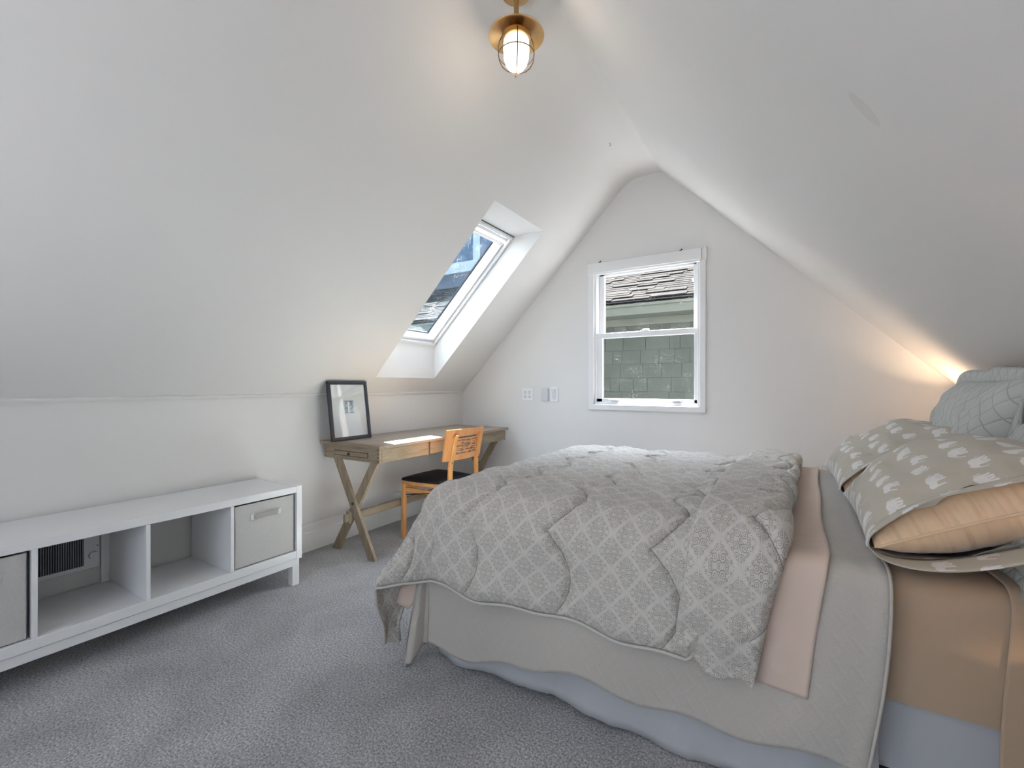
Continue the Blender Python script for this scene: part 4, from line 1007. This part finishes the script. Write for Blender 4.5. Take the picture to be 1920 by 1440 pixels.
def pillow_mesh(name, L, W, T, m, parent, M4, rim=True, **kw):
    Uw, Vw, x, y_, t, n = pillow_pts(L, W, T, **kw)
    obs = []
    n0, n1 = x.shape
    edge_m = np.clip(t/(T*0.2), 0, 1)
    top = np.stack([x, y_, t+n*edge_m], -1); bot = np.stack([x, y_, -t+n*edge_m*0.5], -1)
    V = np.concatenate([top.reshape(-1, 3), bot.reshape(-1, 3)])
    idx = np.arange(n0*n1).reshape(n0, n1); q1 = np.stack([idx[:-1, :-1], idx[1:, :-1], idx[1:, 1:], idx[:-1, 1:]], -1).reshape(-1, 4); q2 = q1[:, ::-1]+n0*n1
    uv = np.concatenate([np.stack([x, y_], -1).reshape(-1, 2), np.stack([x+1.7, y_], -1).reshape(-1, 2)])
    V4 = np.concatenate([V, np.ones((len(V), 1))], 1) @ np.array(M4).T
    me = bpy.data.meshes.new(name); me.from_pydata(V4[:, :3].tolist(), [], np.concatenate([q1, q2]).tolist())
    Lr = me.uv_layers.new(name='UVMap'); vi = np.zeros(len(me.loops), int); me.loops.foreach_get('vertex_index', vi); Lr.data.foreach_set('uv', uv[vi].ravel())
    bm = bmesh.new(); bm.from_mesh(me); bmesh.ops.remove_doubles(bm, verts=bm.verts, dist=2e-4); bm.to_mesh(me); bm.free()
    me.polygons.foreach_set('use_smooth', [True]*len(me.polygons)); me.materials.append(m); me.update()
    o = bpy.data.objects.new(name, me); COL.objects.link(o)
    if parent is not None: o.parent = parent; o.location = -Vector(parent.location)
    return o
def frame(c, ex, ey):
    ex = Vector(ex).normalized(); ez = ex.cross(Vector(ey)).normalized(); ey = ez.cross(ex)
    return Matrix(((ex.x, ey.x, ez.x, c[0]), (ex.y, ey.y, ez.y, c[1]), (ex.z, ey.z, ez.z, c[2]), (0, 0, 0, 1)))
def elephant_pillow(c, tilt, T, label, seed, L=0.70, W=0.50, yaw=0.0):
    t = empty('print_pillow', c); tag(t, label, 'pillow', 'animal print pillows on the bed')
    ct, st = math.cos(tilt), math.sin(tilt)
    M4 = frame(c, (-math.sin(yaw), math.cos(yaw), 0.0), (-ct, 0, -st))   # x: away from camera along Y, y: towards the toe edge, z up
    if (M4.to_3x3() @ Vector((0, 0, 1))).z < 0: M4 = frame(c, (-math.sin(yaw), math.cos(yaw), 0.0), (ct, 0, st))
    case = pillow_mesh('pillowcase', L, W, T, M_eleph, t, M4, open_u=0.32, seed=seed, p=2.4, pu=1.7, q=0.62, wr=0.012, pinch=0.04)
    ins = pillow_mesh('pillow_insert', L*0.96, W*0.95, T*0.80, M_sat, t, M4 @ Matrix.Translation((-0.034, 0, 0)), seed=seed, p=2.6, pu=1.5, q=0.55, wr=0.010)
    # piping seam round the insert's near end
    pts = []
    for k in range(41):
        v = -0.97+1.94*k/40; pts.append(M4 @ Vector((-L*0.49*(1-0.05*(1-v*v))-0.028, v*W*0.475, 0.0)))
    o = tube('piping', pts, 0.004, M_sat, ins, 6)
    # case hem: lips of the open end, upper one short, lower one long
    for sgn, ln in ((1, 0.035), (-1, 0.075)):
        nv = 50; nu = 8; G = np.zeros((nu, nv, 3)); UV = np.zeros((nu, nv, 2))
        for i in range(nu):
            for j in range(nv):
                vv = -1+2*j/(nv-1); vw = math.sin(vv*PI/2*0.999)
                tz = T/2*((0.35)*(1-abs(vw)**2.6))**0.6
                x = -L/2-ln*i/(nu-1)*(1-0.5*vw*vw); sag = -0.006*(i/(nu-1))**1.5 if sgn < 0 else 0.004*math.sin(vv*9)*i/(nu-1)
                G[i, j] = M4 @ Vector((x+0.004, vw*W/2*(1-0.02*i/(nu-1)), sgn*tz+sag)); UV[i, j] = (x, vw*W/2)
        o = grid_mesh('case_hem', G, M_eleph, t, UV, 0.003); o.location = -Vector(c)
    return t
elephant_pillow((0.395, 1.850, 0.838), math.radians(25), 0.29, 'taupe pillow with white animal silhouettes, open end showing gold insert, nearest the camera', 1)
elephant_pillow((0.375, 2.600, 0.845), math.radians(27), 0.26, 'taupe pillow with white animal silhouettes, the farther one against the gable wall side', 2, yaw=math.radians(2))

def quilted_sham(c, tilt, T, label, seed, L=0.70, W=0.50, yaw=0.0):
    t = empty('quilted_pillow', c); tag(t, label, 'pillow', 'quilted pillows at the head of the bed')
    M4 = frame(c, (math.sin(yaw), math.cos(yaw), 0), (math.cos(tilt), 0, math.sin(tilt)))
    if (M4.to_3x3() @ Vector((0, 0, 1))).x > 0: M4 = frame(c, (-math.sin(yaw), -math.cos(yaw), 0), (math.cos(tilt), 0, math.sin(tilt)))
    pillow_mesh('quilted_cover', L, W, T, M_quilt, t, M4, seed=seed, p=2.6, q=0.55, wr=0.012, pinch=0.04)
    # flat flange all round with a stitched outer edge
    nu = 140; G = np.zeros((nu+1, 5, 3)); UV = np.zeros((nu+1, 5, 2))
    for i in range(nu+1):
        a = 2*PI*i/nu; ca, sa = math.cos(a), math.sin(a); k = (abs(ca)**8+abs(sa)**8)**(-1/8)
        for j in range(5):
            e = 0.96+0.0*j; xx = ca*k*(L/2*0.95+0.055*j/4); yy = sa*k*(W/2*0.95+0.055*j/4)
            G[i, j] = M4 @ Vector((xx, yy, 0.014*math.sin(a*7+seed)*(j/4)**1.3)); UV[i, j] = (xx, yy)
    o = grid_mesh('flange', G, M_quilt, t, UV, 0.006); o.location = -Vector(c)
    o = tube('edge_piping', [tuple(G[i, 4]) for i in range(0, nu)], 0.0035, Mat('sham_piping', (0.42, 0.43, 0.40), 0.9).m, t, 6, closed=True); o.location = -Vector(c)
    return t
quilted_sham((0.600, 2.485, 0.935), math.radians(75), 0.22, 'grey-green diamond quilted pillow standing upright in the far corner', 4)
quilted_sham((0.605, 1.76, 0.905), math.radians(56), 0.20, 'grey-green diamond quilted pillow leaning behind the nearest print pillow', 6)

# ================================================================== NIGHTSTANDS AND BEDSIDE LAMPS
M_ns = Mat('nightstand_paint', (0.62, 0.64, 0.66), 0.5).m
def nightstand(x0, x1, y0, y1, top, label):
    t = empty('nightstand', ((x0+x1)/2, (y0+y1)/2, 0)); tag(t, label, 'nightstand')
    P(t, 'top', [((x0, y0, top-0.025), (x1, y1, top))], M_ns, 0.003)
    P(t, 'body', [((x0+0.015, y0+0.015, 0.14), (x1-0.01, y1-0.015, top-0.025))], M_ns, 0.002)
    for zz in (0.17, (0.14+top)/2+0.005):
        d = P(t, 'drawer', [((x0+0.004, y0+0.03, zz), (x0+0.016, y1-0.03, zz+(top-0.14)/2-0.05))], M_ns, 0.002)
        bm = bmesh.new(); bmesh.ops.create_uvsphere(bm, u_segments=12, v_segments=8, radius=0.014, matrix=Matrix.Translation((x0-0.008, (y0+y1)/2, zz+(top-0.14)/4-0.02))); bmobj('knob', bm, M_metal, d, smooth=True)
    for xa in (x0+0.015, x1-0.05):
        for ya in (y0+0.015, y1-0.05): P(t, 'leg', [((xa, ya, 0), (xa+0.035, ya+0.035, 0.14))], M_ns)
    return t
nightstand(0.390, 0.86, 0.82, 1.300, 0.768, 'pale grey nightstand beside the near side of the bed, at the right frame edge')
nightstand(0.42, 0.86, 3.24, 3.66, 0.66, 'pale grey nightstand between the bed and the gable wall')
M = bpy.data.materials.new('lamp_shade_linen'); M.use_nodes = True; nt = M.node_tree; nt.nodes.clear()
o_ = nt.nodes.new('ShaderNodeOutputMaterial'); tr = nt.nodes.new('ShaderNodeBsdfTranslucent'); tr.inputs[0].default_value = (0.9, 0.75, 0.55, 1); df = nt.nodes.new('ShaderNodeBsdfDiffuse'); df.inputs[0].default_value = (0.85, 0.78, 0.68, 1)
mx = nt.nodes.new('ShaderNodeMixShader'); mx.inputs[0].default_value = 0.55; nt.links.new(df.outputs[0], mx.inputs[1]); nt.links.new(tr.outputs[0], mx.inputs[2]); nt.links.new(mx.outputs[0], o_.inputs[0]); M_shade = M
def bedside_lamp(x, y, z, label, watts, sc_=1.0):
    t = empty('bedside_lamp', (x, y, z)); tag(t, label, 'table lamp')
    s = sc_
    lathe('base', [(0, 0), (0.055*s, 0), (0.055*s, 0.012*s), (0.02*s, 0.022*s), (0.03*s, 0.07*s), (0.035*s, 0.11*s), (0.012*s, 0.16*s), (0, 0.16*s)], M_brass, t)
    lathe('pole', [(0, 0.15*s), (0.006*s, 0.15*s), (0.006*s, 0.24*s), (0, 0.24*s)], M_brass, t, n=10)
    lathe('lamp_shade', [(0.095*s, 0.20*s), (0.070*s, 0.36*s), (0.068*s, 0.36*s), (0.093*s, 0.20*s)], M_shade, t)
    bm = bmesh.new(); bmesh.ops.create_uvsphere(bm, u_segments=14, v_segments=10, radius=0.022*s, matrix=Matrix.Translation((0, 0, 0.265*s)))
    bmobj('bulb', bm, emit('lit_bulb', (1.0, 0.7, 0.4), 6.0), t, smooth=True)
    light('bedside_bulb', 'POINT', (x, y, z+0.30*s), watts, (1.0, 0.68, 0.40), radius=0.02)
bedside_lamp(0.79, 3.43, 0.66, 'small shaded bedside lamp glowing behind the upright quilted pillow', 9.0, 1.0)
bedside_lamp(0.64, 1.06, 0.768, 'small shaded bedside lamp on the near nightstand', 18.0, 1.05)
lathe('shade_light_block', [(0.070, 0.378), (0.070, 0.382), (0, 0.384)], M_brass, bpy.data.objects['bedside_lamp.001'])  # unseen lid added to keep the near lamp's light off the ceiling
